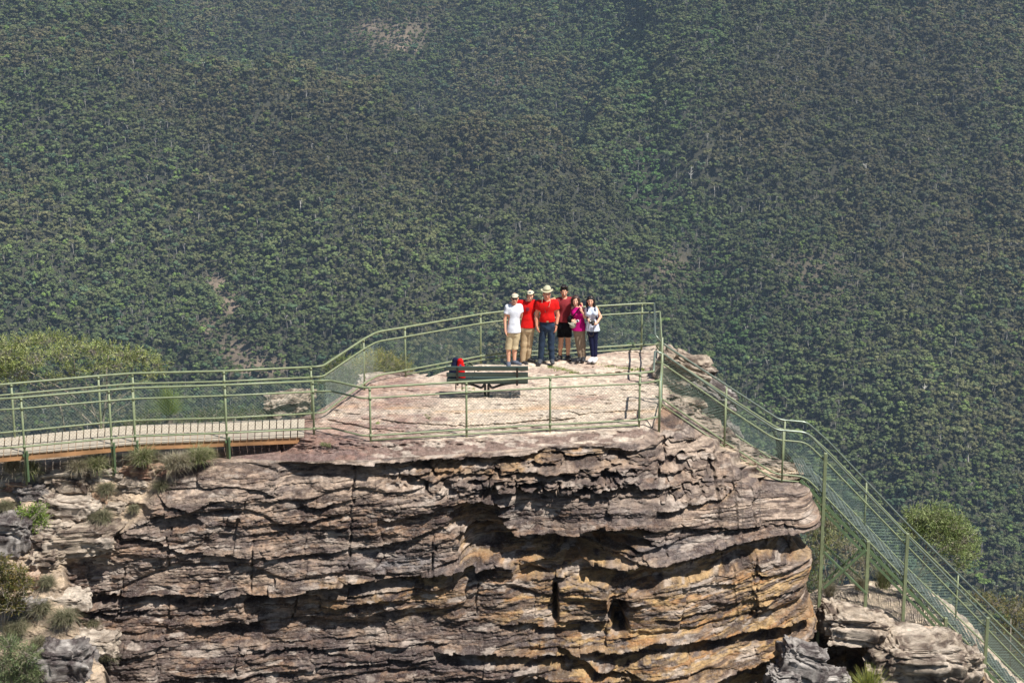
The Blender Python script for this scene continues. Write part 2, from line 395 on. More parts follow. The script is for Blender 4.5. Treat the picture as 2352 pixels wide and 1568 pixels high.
# pale dead gums standing out of the forest
def dead_tree(px, py, h, lab, seed):
    # find ground on the ray
    d = ray(px, py); t = np.linspace(900, 2700, 3000)/d[1]; P = CP+d*t[:, None]
    g = P[:, 2]-hillH(P[:, 0], P[:, 1])-9; i = np.argmax(g < 0); p = P[i].copy(); p[2] -= 9
    r = np.random.default_rng(seed); e = empty('dead_tree', p, lab, 'tree', 'bleached gums in the forest')
    mb = MB(); H = h+9; top = p+np.array([r.uniform(-1, 1), 0, H]); mb.tube([p, (p+top)/2+(r.uniform(-.5, .5), 0, 0), top], .6, 6, r1=.25); mb.build('trunk', M['bone'], e)
    for j in range(4):
        a = r.uniform(.55, .9); s = p+(top-p)*a; q = s+np.array([r.choice([-1, 1])*r.uniform(1.5, 3.4), r.uniform(-1, 1), r.uniform(1.5, 3.5)])
        mb = MB(); mb.tube([s, (s+q)/2+(0, 0, -.2), q], .3, 5, r1=.12); mb.build('branch', M['bone'], e)
M['bone'] = mat('bleached_wood', lin((205, 200, 192)), .8)
for i, (px, py, h, lab) in enumerate(((1588, 405, 9, 'white dead gum beside the bright green gully trees, right of centre'), (690, 955/2, 7, 'thin pale dead tree on the shaded slope, upper left'), (1988, 395, 8, 'white branching dead tree high on the right slope'), (2172, 250, 6, 'small pale dead trunk near the upper right edge'), (2120, 900, 7, 'pale dead gum on the slope above the lower stairs'), (2225, 1042/1, 7, 'bleached forked trunk right of the stair rails'), (1100, 508, 6, 'slim white trunk in the middle of the left slope'), (258, 560, 6, 'small pale dead tree on the far left slope'), (2040, 760, 7, 'bleached tree above the big fold of the right slope'))):
    dead_tree(px, py, h, lab, 60+i)
# ------------------------------------------------------------------ haze
hz = MB(); hz.box((0, 1450, -250), (3400, 3900, 1300)); ho = hz.build('haze', None)
hm = bpy.data.materials.new('haze'); hm.use_nodes = True; t = hm.node_tree
for n in list(t.nodes):
    if n.type != 'OUTPUT_MATERIAL': t.nodes.remove(n)
vp = t.nodes.new('ShaderNodeVolumePrincipled'); vp.inputs['Color'].default_value = (.55, .74, 1, 1); vp.inputs['Density'].default_value = .00007
vp.inputs['Anisotropy'].default_value = .1
t.links.new(vp.outputs[0], t.nodes['Material Output'].inputs['Volume'])
ho.data.materials.clear(); ho.data.materials.append(hm); tag(ho, kind='stuff')
# ------------------------------------------------------------------ the main sandstone outcrop
def pl(pts):
    p = np.array(pts, float); return lambda x: np.interp(x, p[:, 0], p[:, 1])
rim_py = pl([(-80, 1086), (0, 1078), (150, 1074), (330, 1066), (420, 1072), (480, 1052), (560, 1044), (700, 1048), (850, 1045), (1000, 1034), (1150, 1024), (1290, 1010), (1400, 1008), (1475, 1000), (1500, 975), (1525, 935), (1560, 942), (1610, 972), (1652, 1006), (1661, 1034), (1696, 1043), (1702, 1069), (1740, 1078), (1745, 1094), (1800, 1102), (1860, 1102)])
rim_z = pl([(-80, -.62), (0, -.6), (330, -.52), (420, -.5), (480, -.42), (560, -.34), (700, -.24), (850, -.15), (1000, -.13), (1290, -.12), (1475, -.12), (1525, -.13), (1610, -.62), (1655, -.82), (1660, -.98), (1697, -1.02), (1702, -1.34), (1740, -1.38), (1744, -1.68), (1800, -1.74), (1880, -1.76)])
back_py = pl([(-80, 1012), (200, 996), (500, 988), (600, 975), (690, 958), (725, 947), (790, 905), (840, 868), (875, 861), (935, 857), (985, 866), (1020, 853), (1100, 836), (1160, 838), (1300, 825), (1480, 797), (1520, 790), (1560, 862), (1610, 905), (1700, 1010), (1800, 1058), (1860, 1070)])
back_z = pl([(-80, -.7), (560, -.6), (660, -.25), (700, 0), (1520, 0), (1610, -.6), (1655, -.8), (1660, -.96), (1697, -1.0), (1702, -1.30), (1740, -1.34), (1744, -1.62), (1800, -1.7), (1880, -1.72)])
edge_px = pl([(1095, 1846), (1110, 1852), (1130, 1858), (1180, 1862), (1215, 1858), (1240, 1846), (1262, 1850), (1290, 1856), (1330, 1850), (1380, 1862), (1420, 1874), (1440, 1886), (1462, 1872), (1480, 1840), (1520, 1822), (1640, 1815)])
def seg(pts, dep, h, power=.8, soft=2, jag=3.5):
    p = np.array(pts, float); return dict(x=p[:, 0], y=p[:, 1], d=dep, h=h, p=power, s=soft, j=jag)
LIPS = [
 seg([(640, 1046), (851, 1055), (1009, 1044), (1148, 1034), (1294, 1016), (1472, 1018)], .30, 60, .6),
 seg([(363, 1123), (400, 1143), (445, 1152), (520, 1132)], .22, 16),
 seg([(350, 1168), (400, 1172), (460, 1168)], .25, 34, .4),
 seg([(251, 1204), (300, 1224), (366, 1227), (431, 1256), (596, 1263), (720, 1262), (867, 1241), (960, 1222), (1029, 1204)], .22, 22),
 seg([(133, 1349), (395, 1355), (574, 1347), (804, 1322), (1049, 1297), (1130, 1290)], .40, 30, .45),
 seg([(1035, 1152), (1060, 1143), (1105, 1139), (1135, 1150), (1150, 1160)], .85, 75, .25, 2),
 seg([(1060, 1212), (1120, 1206), (1150, 1214), (1191, 1224), (1306, 1209), (1385, 1197), (1470, 1196)], 1.0, 96, .3, 2),
 seg([(1400, 1194), (1500, 1200), (1640, 1193), (1750, 1190), (1850, 1185)], .18, 20),
 seg([(1440, 1280), (1500, 1276), (1583, 1264), (1660, 1240), (1722, 1225), (1850, 1200)], .85, 58, .4, 2),
 seg([(1180, 1290), (1300, 1276), (1400, 1285), (1490, 1292)], .40, 40, .3),
 seg([(1148, 1420), (1215, 1416), (1290, 1428), (1385, 1420)], .25, 20),
 seg([(1500, 1412), (1560, 1402), (1640, 1388), (1720, 1360), (1860, 1334)], .16, 14),
 seg([(1279, 1469), (1330, 1480), (1425, 1475), (1484, 1465), (1623, 1457), (1722, 1430), (1870, 1404)], .42, 32, .5, 2),
 seg([(1437, 1520), (1484, 1541), (1603, 1541), (1722, 1511), (1840, 1462)], .85, 120, .2, 2),
 seg([(1000, 1484), (1150, 1480), (1300, 1486), (1440, 1530)], .45, 26, .4),
 seg([(1180, 1520), (1286, 1535), (1437, 1543)], .8, 90, .2),
 seg([(340, 1538), (474, 1530), (600, 1532), (803, 1508), (1000, 1500)], .2, 16),
 seg([(180, 1396), (300, 1398), (350, 1386)], .25, 14),
 seg([(450, 1420), (560, 1424), (610, 1412)], .28, 22, .5),
 seg([(740, 1384), (790, 1380), (870, 1366), (960, 1362)], .25, 20),
 seg([(560, 1478), (700, 1470), (860, 1476), (1020, 1462)], .16, 14),
 seg([(690, 1146), (740, 1150), (800, 1136), (820, 1128)], .22, 18),
 seg([(560, 1196), (700, 1186), (800, 1170)], .14, 12),
 seg([(1500, 1160), (1560, 1146), (1640, 1130), (1700, 1105)], .3, 22),
 seg([(1100, 1120), (1300, 1118), (1420, 1108), (1560, 1112)], .25, 20),
 seg([(880, 1090), (1050, 1078), (1200, 1070), (1330, 1066)], .25, 18),
 seg([(1080, 1105), (1200, 1092), (1380, 1086)], .2, 14),
 seg([(1220, 1330), (1300, 1322), (1400, 1332)], .1, 10),
 seg([(1700, 1320), (1780, 1300), (1860, 1275)], .16, 14),
 seg([(1560, 1345), (1650, 1330), (1760, 1310)], .12, 10),
]
def warp(px, py):
    return py+.07*(px-1100)+np.clip(px-1380, 0, None)**2*.00042*sst(1100, 1300, py)+22*(fb(px/310, py/260, 2, 12)-.5)+3*(fb(px/70, py/50, 3, 13)-.5)
def saw(f): return np.clip((1-f)*7, 0, 1)*np.clip(f*3+.3, 0, 1)*(.72+.28*f)
def bed(px, s, T, seed, wj, jit=.6):
    a = s/T+jit*(fb(px/230, s/400, 2, seed)-.5)*2
    # uneven bed thickness
    a = a+.33*np.sin(a*2.1+seed); i = np.floor(a).astype(np.int64); f = a-i
    blk = px/wj+hash1(i, 5, seed)*7+.25*fb(px/40, s/30, 2, seed+3); j = np.floor(blk).astype(np.int64); g = blk-j
    r0 = hash1(i, 0, seed+1); r1 = hash1(i, j, seed+2)
    gap = np.clip(np.minimum(g, 1-g)*wj/3.0, 0, 1)                   # joints
    sl = .5+.5*vn(px/120+i*13.7, i*3.1, seed+6)
    return ((r0*.35+r1*.65)*.85+saw(f)*.5*sl)*(.82+.18*gap), f, r1
def face_disp(px, py):
    s = warp(px, py); sub = 1-.0*px
    b1, f1, c1 = bed(px, s, 78, 21, 170); b2, f2, c2 = bed(px, s, 17, 22, 95); b3, f3, c3 = bed(px, s, 6.3, 23, 44)
    rough = .6+.8*fb(px/140, py/60, 2, 91)
    corr = sst(1410, 1470, py)*(1-sst(1200, 1420, px)); m2 = .1+1.0*sst(.5, .7, fb(px/150+5, py/50, 3, 92))+.9*corr+.35*sst(1480, 1600, px); m3 = .35+1.3*sst(.4, .62, fb(px/95+9, py/36, 3, 93))
    b4, _, _ = bed(px, s, 3.4, 27, 30)
    d = .40*b1*(.35+1.0*fb(px/260, py/90, 2, 98))+.085*b2*m2+.045*b3*m3+.018*b4*m3
    # honeycomb weathering under the cap, upper centre to right
    tz = np.clip(sst(1030, 1050, py)*(1-sst(1110, 1150, py))*sst(860, 1000, px)*(1-sst(1560, 1660, px)), 0, 1)
    h1 = fb(px/26+2*fb(px/30, py/18, 2, 33), (py+.05*px)/11, 3, 31); d = d-.42*tz*sst(.5, .68, h1)+.12*tz*(vn(px/9, py/5, 35)-.5)
    tz2 = np.clip(sst(1500, 1530, px)*(1-sst(1640, 1720, px))*sst(960, 1000, py)*(1-sst(1130, 1160, py)), 0, 1)
    h2 = fb(px/22, (py+px*.5)/20, 3, 37); d = d-.35*tz2*sst(.55, .7, h2)
    # smoother, shaded back wall around the cave
    low = np.clip(sst(1150, 1250, px)*sst(1290, 1320, py), 0, 1)
    # traced overhangs
    cut = np.zeros_like(d)
    for k, L in enumerate(LIPS):
        if L['d'] < .23: L = dict(L, d=L['d']*.65)
        x0, x1 = L['x'][0], L['x'][-1]
        j = L['j']*(fb(px/36+k*9, 0*px, 3, 60+k)-.5)*2+2.2*L['j']*(hash1(np.floor(px/48+.4*vn(px/20, py*0, 8)+k*3), k, 5)-.5)
        yl = np.interp(px, L['x'], L['y'])+j
        t = (py-yl)/L['h']/(.75+.5*vn(px/70+k, 0*px, 70+k))
        fw = 34+60*L['d']*(L['d'] > .6); e = np.clip((px-x0+fw*.4*(fb(py/16, px*0, 2, k)-.5))/fw, 0, 1)*(np.clip((x1-px+fw*.6*(fb(py/14, px*0, 2, k+4)-.5)*2)/fw, 0, 1) if x1 < 1830 else 1)
        e = np.sqrt(np.clip(e, 0, 1))*(.55+.75*fb(px/90+k*5, 0*px, 2, 80+k))
        g = np.where(t > 0, np.clip(1-t, 0, 1)**L['p'], 0)*np.clip(t*L['h']/L['s'], 0, 1)
        cut = np.maximum(cut, 1.25*L['d']*e*g)
        lipb = np.where(t <= 0, np.exp(np.minimum(t, 0)*L['h']/9), 0)*.09*min(1, L['d']/.3)+np.where(t <= 0, np.exp(np.minimum(t, 0)*L['h']/26), np.clip(1-t*L['h']/4, 0, 1))*.30*min(L['d'], .6); d = d+lipb*e
    d = d-cut
    # notch and a standing block in the lower middle
    nx = (px-1418-6*np.sin(py/9))/16; d = d-.75*np.exp(-nx**4)*sst(1360, 1372, py)*(1-sst(1434, 1450, py))
    d = d-.4*np.exp(-((px-1276)/4.5)**2)*sst(1330, 1340, py)*(1-sst(1410, 1420, py))
    d = d+.22*sst(1278, 1284, px)*(1-sst(1392, 1400, px))*sst(1322, 1334, py)*(1-sst(1412, 1420, py))
    for cx, y0, y1, w in ((816, 1060, 1290, 2.6), (1000, 1205, 1330, 2), (590, 1226, 1346, 2.2), (1530, 1205, 1275, 3), (395, 1200, 1300, 2), (1734, 1285, 1345, 2), (290, 1290, 1400, 2), (680, 1352, 1420, 2), (1100, 1330, 1410, 2)):
        xx = cx+9*(hash1(np.floor(py/14), int(cx), 3)-.5)+(py-y0)*-.06; d = d-.13*(.3+vn(px*0+cx,py/9,4))*np.exp(-((px-xx)/w)**2)*sst(y0, y0+8, py)*(1-sst(y1-8, y1, py))
    d = d+.055*(fb(px/7, py/3.2, 3, 44)-.5)+.07*(fb(px/30, py/14, 4, 47)-.5)+.16*(fb(px/60, py/45, 3, 45)-.5)
    # big bulges and hollows
    d = d+.5*(fb(px/380+1, py/200, 2, 46)-.5)
    return d, s, (f1, f2, c1, c2, cut, b2)
def talus_w(px, py):                       # loose sandy gully at the left
    xr = np.interp(py, [1060, 1120, 1180, 1230, 1290, 1400, 1480, 1568], [430, 365, 345, 240, 160, 165, 225, 260])+14*(fb(py/25, px*0, 3, 52)-.5)*2
    return 1-sst(-22, 14, px-xr)
def Y0(px, py):
    zr = rim_z(px); rp = rim_py(px); yr = G(px, rp, zr)[..., 1]; dv = np.clip(py-rp, 0, None)
    yf = np.interp(px, [-80, 350, 480, 700, 1000, 1475, 1560, 1700, 1850], [34.2, 34.1, 34.3, 34.2, 34.2, 34.45, 34.9, 35.5, 36.3])
    a = np.exp(-dv/np.interp(px, [0, 1450, 1560, 1860], [70, 60, 120, 110]))
    y = yf*(1-a)+yr*a-.0018*dv
    tw = talus_w(px, py)
    yt = yr-.0075*dv
    return y*(1-tw)+(np.minimum(yt, y+.0)*.5+yt*.5)*tw
NU, NV, NWR, NST = 1340, 470, 34, 14
PXE = 1846.
un = np.linspace(-230, PXE, NU); vv = np.linspace(0, 1, NV)**1.0
rp = rim_py(un)
PY = rp[None, :]+vv[:, None]*(1640-rp[None, :])
RPX = 34
ed = edge_px(PY)-RPX
PX = np.where(un[None, :] > 1500, 1500+(un[None, :]-1500)*(ed-1500)/(PXE-1500), un[None, :]+0*PY)
D, S, aux = face_disp(PX, PY)
tw = talus_w(PX, PY)
tal = .22*(fb(PX/34, PY/22, 4, 55)-.5)+.05*(fb(PX/6, PY/5, 3, 56)-.5)+.16*np.clip(fb(PX/60, PY/26, 2, 57)-.5, 0, 1)*2
D = D*(1-tw)+tal*tw
rimfade = sst(0, .035, vv)[:, None]
capd = .30+.10*(fb(un/60, un*0, 3, 58)-.5)                    # cap slab sticks out
capd = capd*sst(430, 600, un)*(1-sst(1440, 1520, un))
D = D*rimfade+(1-rimfade)*capd[None, :]
Yb = Y0(PX, PY)
P = GD(PX, PY, Yb); P[..., 1] -= D; P[..., 0] += .02*(fb(PX/12, PY/12, 2, 59)-.5)
# wrap round the right-hand end
ph = np.concatenate([np.linspace(0, 1, 13)[1:]*R(95)]); cols = [P]
ex = PX[:, -1]; ey = PY[:, -1]; Pb = GD(ex, ey, Yb[:, -1]); rad = RPX/108
wr = []; wpx = []
for k in range(NWR):
    if k < 12:
        a = ph[k]; off = np.array([math.sin(a)*rad, (1-math.cos(a))*rad]); nn = np.array([math.sin(a), -math.cos(a)]); al = a*rad
    else:
        a = R(95); dd = (k-11)*.16; off = np.array([rad-dd*.06, rad+dd]); nn = np.array([1, .05]); al = a*rad+dd
    pxx = ex+al*108; dk, _, _ = face_disp(np.minimum(pxx, 1e5), ey); dk = (dk-.2)*(1-.6*min(1, a/R(95)))+.0
    dk = dk*rimfade[:, 0]
    q = Pb.copy(); q[:, 0] += off[0]+nn[0]*dk*1.0; q[:, 1] += off[1]+nn[1]*(dk+.2*math.cos(a)); wr.append(q); wpx.append(pxx)
WR = np.stack(wr, 1)
FACE = np.concatenate([P, WR], 1); NC = NU+NWR
FPXX = np.concatenate([PX, np.stack(wpx, 1)], 1); FPY = np.concatenate([PY, np.repeat(ey[:, None], NWR, 1)], 1)
# top sheet, from the rim back
NT = 230
bp_ = back_py(un); bz_ = back_z(un); rz_ = rim_z(un)
tt = np.linspace(0, 1, NT+1)[1:]
TPX = np.repeat(un[None, :], NT, 0); TPY = rp[None, :]+(bp_-rp)[None, :]*tt[:, None]
inner = np.where(un < 560, -.6, np.where(un < 1520, 0, rz_))
def topz(px, py):
    rpv = rim_py(px); zf = rim_z(px); zb = back_z(px)
    q = np.clip((rpv-py)/np.interp(px, [0, 500, 560, 850, 1475, 1530], [60, 60, 50, 26, 22, 30]), 0, 1)
    z = zf+(zb-zf)*q**.8
    # slab that drops from the platform to the left, under the walkway end
    lft = 1-sst(560, 705, px+(py-990)*.6); z = z-(.42*lft+.0)*sst(1045, 1000, py)*1 if False else z-.40*lft*(zb > -.3)
    # rough stone steps beside the hand rails
    st = (px > 1530) & (px < 1815); nst = 6.
    u = (px-1530)/285*nst; zs = -.12-(np.floor(u)+sst(.78, 1., u-np.floor(u)))/nst*1.60
    
    return z
TZ = topz(TPX, TPY)
rel = .05*(fb(TPX/70, TPY/14, 4, 61)-.5)+.02*(fb(TPX/9, TPY/2.5, 4, 62)-.5)+.02*sst(.5, .62, fb(TPX/50, TPY/11, 4, 106))
lay = (TPY+.03*TPX+10*(fb(TPX/90, TPY/20, 3, 63)-.5))
crack = 0
for pts, dp in (([(860, 962), (950, 972), (1070, 978), (1200, 968), (1330, 960)], .05), ([(1290, 942), (1330, 950), (1480, 941)], .035), ([(1150, 862), (1240, 868), (1300, 856), (1400, 858), (1470, 848)], .03), ([(1400, 852), (1500, 868)], .03), ([(740, 962), (800, 972), (860, 985), (940, 990)], .04)):
    p = np.array(pts, float); yl = np.interp(TPX, p[:, 0], p[:, 1])+2.5*(fb(TPX/12, 0*TPX, 3, 64)-.5)*2
    inx = sst(p[0, 0], p[0, 0]+20, TPX)*(1-sst(p[-1, 0]-20, p[-1, 0], TPX))
    crack = crack+dp*inx*np.where(TPY > yl, np.exp(-(TPY-yl)/7), np.exp((TPY-yl)/.8))
    rel = rel-crack*0
rel = rel-crack+(.06+.07*sst(780, 900, TPX))*sst(0, 8, TPY-np.interp(TPX, [560, 721, 849, 1071, 1264, 1470], [1000, 990, 1014, 1004, 994, 980]))*sst(620, 720, TPX)*(fb(TPX/16, TPY/6, 4, 107)-.5)
rel = rel*np.clip(tt[:, None]*6, 0, 1)
TZ = TZ+rel+.22*sst(1518, 1540, TPX)*(1-.8*sst(1636, 1655, TPX))*(fb(TPX/16, TPY/9, 4, 104)-.5)*np.clip(tt[:, None]*8, 0, 1)
TP = G(TPX, TPY, TZ)
# blend the cap overhang into the first top rows
rimshift = (FACE[0, :NU]-G(un, rp, rz_)); f = np.exp(-tt*14)[:, None, None]
TP = TP+rimshift[None]*f
# skirt down behind
SK = []
for k in range(1, 10):
    q = TP[-1].copy(); q[:, 2] -= k*.55; q[:, 1] += .25*np.sin(k)+.5*(fb(un/50, un*0+k*3, 3, 65)-.2); SK.append(q)
SK = np.stack(SK, 0)
TOP = np.concatenate([SK[::-1], TP[::-1], FACE[:1, :NU]], 0)
def rockcols(px, py, S, D, aux, tw, top=None):
    n1 = fb(px/120, S/26, 4, 71); n2 = fb(px/28, S/8, 4, 72); n3 = fb(px/10, py/7, 3, 73)
    dark = np.array((.078, .052, .046)); tan = np.array((.33, .22, .15)); grey = np.array((.19, .165, .16)); pale = np.array((.58, .475, .38))
    och = np.array((.60, .41, .18)); org = np.array((.36, .165, .065))
    c = mixc(dark, tan, sst(.36, .64, n2)); c = mixc(c, grey, sst(.52, .66, fb(px/90, S/30, 3, 74))*.7)
    pa = sst(.5, .72, n1)*.6+.45*sst(.5, .7, n3)
    lich = .95*np.exp(-((px-780)/260)**2-((py-1048)/16)**2)+.8*np.exp(-((px-470)/110)**2-((py-1105)/34)**2)+.85*np.exp(-((px-1730)/150)**2-((py-1155)/42)**2)+.8*np.exp(-((px-1600)/90)**2-((py-1040)/60)**2)+.6*np.exp(-((px-850)/250)**2-((py-1110)/40)**2)+.55*np.exp(-((px-1200)/330)**2-((py-1022)/14)**2)+.35*np.exp(-((px-500)/260)**2-((py-1290)/60)**2)+.5*np.exp(-((px-1650)/150)**2-((py-1330)/60)**2)
    pa = np.clip(pa*.62+lich*(.3+.85*sst(.36, .58, n2)), 0, 1)
    c = mixc(c, pale, pa)
    bl = 1.0*np.exp(-((px-900)/150)**2-((py-1285)/26)**2)+.9*np.exp(-((px-1170)/70)**2-((py-1175)/30)**2)+.8*np.exp(-((px-1530)/90)**2-((py-1235)/26)**2)+.7*np.exp(-((px-440)/50)**2-((py-1278)/16)**2)+.6*np.exp(-((px-1250)/150)**2-((py-1540)/30)**2)
    c = mixc(c, (.23, .235, .25), np.clip(bl, 0, 1)*.85*sst(.25, .5, n2))
    ow = np.clip(sst(1080, 1350, px)*sst(1250, 1340, py)+.35*sst(500, 800, px)*sst(1290, 1330, py)*(1-sst(1400, 1450, py)), 0, 1)
    ow = ow*(.35+.9*sst(.38, .6, fb(px/110, S/22, 3, 75)))+.5*sst(.05, .3, aux[4])*sst(700, 1100, px)
    ow = np.clip(ow*1.15, 0, 1)*sst(.25, .5, n2)
    c = mixc(c, och, ow*.78); c = mixc(c, org, ow*.6*sst(.5, .65, fb(px/60, S/12, 3, 76)))
    # dark lower-left face, iron-stained crust, black streaks
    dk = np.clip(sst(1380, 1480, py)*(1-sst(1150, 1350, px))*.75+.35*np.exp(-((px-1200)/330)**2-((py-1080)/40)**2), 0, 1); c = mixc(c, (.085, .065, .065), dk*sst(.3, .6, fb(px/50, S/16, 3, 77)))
    crs = sst(.56, .66, fb(px/75, S/9, 4, 108))*(1-tw); c = mixc(c, (.075, .058, .055), crs*.75); wsh = sst(.6, .72, fb(px/45, S/14, 4, 109)); c = mixc(c, (.60, .53, .46), wsh*.7*(1-tw))
    stk = sst(.6, .75, fb(px/22, py/90, 3, 78))*.3; c = mixc(c, (.10, .085, .085), stk*(1-tw))
    thin = sst(.55, .75, fb(px/60, S/2.6, 3, 79))*.5; c = mixc(c, (.08, .055, .05), thin*(1-tw))
    soil = mixc((.62, .48, .33), (.42, .32, .24), fb(px/14, py/9, 4, 80)); soil = mixc(soil, (.2, .16, .13), .5*sst(.55, .7, fb(px/45, py/20, 3, 81)))
    c = c*np.array([.83, .785, .765])
    c = mixc(c, soil, tw*.92)
    return c
FC = np.zeros(FACE.shape)
auxf = [np.concatenate([a, np.repeat(a[:, -1:], NWR, 1)], 1) if hasattr(a, 'shape') and a.ndim == 2 else a for a in aux]
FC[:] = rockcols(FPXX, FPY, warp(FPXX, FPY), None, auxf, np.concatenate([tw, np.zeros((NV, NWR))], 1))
def topcols(px, py):
    cream = np.array((.66, .57, .475)); pink = np.array((.40, .265, .225)); pur = np.array((.25, .165, .165)); och = np.array((.66, .42, .22)); gr = np.array((.42, .38, .36))
    n = fb(px/120, py/22, 4, 82); c = mixc(cream, (.72, .64, .56), fb(px/60, py/10, 3, 83))
    pw = np.clip(1.05*(1-sst(880, 1090, px+40*(fb(px/40, py/20, 3, 84)-.5)))+.75*np.exp(-((py-915)/8)**2)*sst(.4, .6, n)*sst(1200, 1300, px)+.55*sst(.55, .68, fb(px/90, py/12, 3, 85)), 0, 1)
    pw = pw*(1-.75*np.exp(-((py-952+(px-700)*.03)/9)**2)*sst(.4, .5, fb(px/60, py/9, 2, 99)))
    c = mixc(c, pink, pw*(.5+.5*sst(.35, .6, fb(px/30, py/9, 3, 86)))*.85)
    c = mixc(c, pur, .6*pw*sst(.5, .62, fb(px/45, py/14, 4, 87)))
    c = mixc(c, och, .5*np.exp(-((py-940)/9)**2)*sst(.45, .6, fb(px/130, py/9, 3, 88)))
    c = mixc(c, gr, .5*sst(.6, .75, fb(px/20, py/4, 3, 89)))
    fl_ = np.interp(px, [560, 721, 849, 1071, 1264, 1470], [1000, 990, 1012, 1002, 992, 978])+3*(fb(px/20, py*0, 2, 97)-.5); fr = sst(0, 7, py-fl_)*sst(600, 700, px)*(1-sst(1480, 1510, px)); c = mixc(c, (.21, .15, .135), .92*fr*sst(.22, .42, fb(px/50, py/8, 4, 95))); c = mixc(c, (.56, .50, .45), (.3+.5*sst(780, 880, px))*fr*sst(.50, .60, fb(px/24, py/6, 5, 96)))
    left = np.maximum(1-sst(690, 730, px+(py-990)*.8), (1-sst(800, 900, px))*sst(-2, 6, py-fl_)); c = mixc(c, (.21, .145, .14), .8*left); c = mixc(c, (.40, .24, .18), .35*left*sst(.5, .62, fb(px/50, py/9, 3, 90)))
    lf2 = 1-sst(470, 560, px); c = mixc(c, (.44, .35, .26), lf2)
    right = sst(1524, 1545, px); rr_ = mixc((.12, .09, .08), (.40, .34, .29), sst(.35, .62, fb(px/22, py/12, 4, 101))); c = mixc(c, rr_, right)
    jx = px+9*(fb(py/7, px/30, 3, 102)-.5); ry = py-rim_py(px)+10*(fb(px/14, py/9, 3, 103)-.5); crm = np.clip(sst(1656, 1661, jx)*(1-sst(1690, 1697, jx))*sst(-26, -20, ry)*(1-sst(-8, -3, ry))+sst(1702, 1706, jx)*(1-sst(1732, 1740, jx))*sst(-30, -24, ry)*(1-sst(-8, -3, ry))+sst(1746, 1750, jx)*sst(-28, -22, ry), 0, 1); c = mixc(c, mixc((.64, .53, .41), (.45, .37, .29), fb(px/14, py/6, 3, 105)), crm)
    c = c*np.array([.90, .85, .79])*(.8+.4*fb(px/6, py/3, 3, 94))[..., None]
    return c
TC = topcols(np.concatenate([np.repeat(un[None], 9, 0), TPX[::-1], un[None]], 0), np.concatenate([np.repeat(bp_[None], 9, 0), TPY[::-1], rp[None]], 0))
TC[-1] = .5*TC[-1]+.5*FC[0, :NU]
NS_ = 40; bt = FACE[-1:]; kk = np.arange(1, NS_+1)[:, None]; bx = np.arange(NC)[None, :]
EXT = np.repeat(bt, NS_, 0); EXT[..., 2] -= kk*.27; EXT[..., 1] -= kk*.03+1.1*sst(0, 8, kk)*(fb(bx/60, kk/2.2, 4, 111)-.5)
FACE = np.concatenate([FACE, EXT]); FC = np.concatenate([FC, rockcols(np.repeat(FPXX[-1:], NS_, 0), FPY[-1:]+kk*28., warp(FPXX[-1:], FPY[-1:]+kk*28.), None, [0, 0, 0, 0, 0*EXT[..., 0], 0], 0*EXT[..., 0])]); NV = NV+NS_
V = np.concatenate([TOP.reshape(-1, 3), FACE.reshape(-1, 3)]); Cc = np.concatenate([TC.reshape(-1, 3), FC.reshape(-1, 3)])
nt_ = TOP.shape[0]*NU
f1 = sheet_faces(TOP.shape[0], NU); f2 = sheet_faces(NV, NC)+nt_
k = TOP.shape[0]
mi = np.concatenate([np.ones(len(f1), int), np.zeros(len(f2), int)])
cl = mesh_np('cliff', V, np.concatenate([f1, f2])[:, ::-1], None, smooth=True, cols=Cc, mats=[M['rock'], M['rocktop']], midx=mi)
tag(cl, kind='structure')
def top_at(px):                    # level of the top sheet near a pixel column
    return 0
# ------------------------------------------------------------------ railings
T = 1.12; Z2 = .905; ZB = .145; ZL = .05
def polyT(pts, z=T): return [G(a, b, z) for a, b in pts]
def offs(P, dz): return [np.array(p)+np.array([0, 0, dz]) for p in P]
def meshpanel(mb, a, b, zt0, zb0, zt1, zb1, sp=.068, r=.0015):
    """diamond mesh between two uprights; a, b ground points; height ranges at each end"""
    a = np.array(a); b = np.array(b); L = np.linalg.norm((b-a)); h = ((zt0-zb0)+(zt1-zb1))/2
    n = np.cross(b-a, (0, 0, 1.)); n /= np.linalg.norm(n)
    def pt(u, v): u_ = u/L; v_ = v/h; z = (zb0+(zt0-zb0)*v_)*(1-u_)+(zb1+(zt1-zb1)*v_)*u_; p = a+(b-a)*u_; return np.array([p[0], p[1], p[2]+z])
    k = -h
    while k < L:
        for s in (1, -1):
            u0, v0, u1, v1 = k, 0, k+h, h
            if u0 < 0: v0 = -u0; u0 = 0
            if u1 > L: v1 = h-(u1-L); u1 = L
            if v1-v0 < .01: continue
            if s < 0: p, q = pt(L-u0, v0), pt(L-u1, v1)
            else: p, q = pt(u0, v0), pt(u1, v1)
            d = q-p; d /= np.linalg.norm(d); w = np.cross(d, n); off = n*.0012*s
            ring = [n*r, -n*r*.5+w*r*.87, -n*r*.5-w*r*.87]
            V = [p+off+x for x in ring]+[q+off+x for x in ring]
            mb.add(V, [(0, 1, 4, 3), (1, 2, 5, 4), (2, 0, 3, 5)])
        k += sp
RR = .0205
def rail(name, pts, parent, r=RR, m='paint', rad=.18):
    mb = MB(); mb.tube(roundpoly(pts, rad), r, 9); return mb.build(name, M[m], parent, True)
def post(p, z0, z1, parent, r=.0215, lean=None, sock=True):
    mb = MB(); p = np.array(p); a = p+(0, 0, z0); b = p+(0, 0, z1)
    mb.tube([a, (a+b)/2, b], r, 9)
    if sock:
        for z in (Z2, ZB): mb.tube([p+(0, 0, z-.035), p+(0, 0, z+.035)], r+.007, 9)
        mb.tube([p+(0, 0, z1-.05), p+(0, 0, z1+.004)], r+.006, 9)
    return mb.build('post', M['paint'], parent, True)
def gp(px, py): p = G(px, py, T); return np.array([p[0], p[1], 0.])
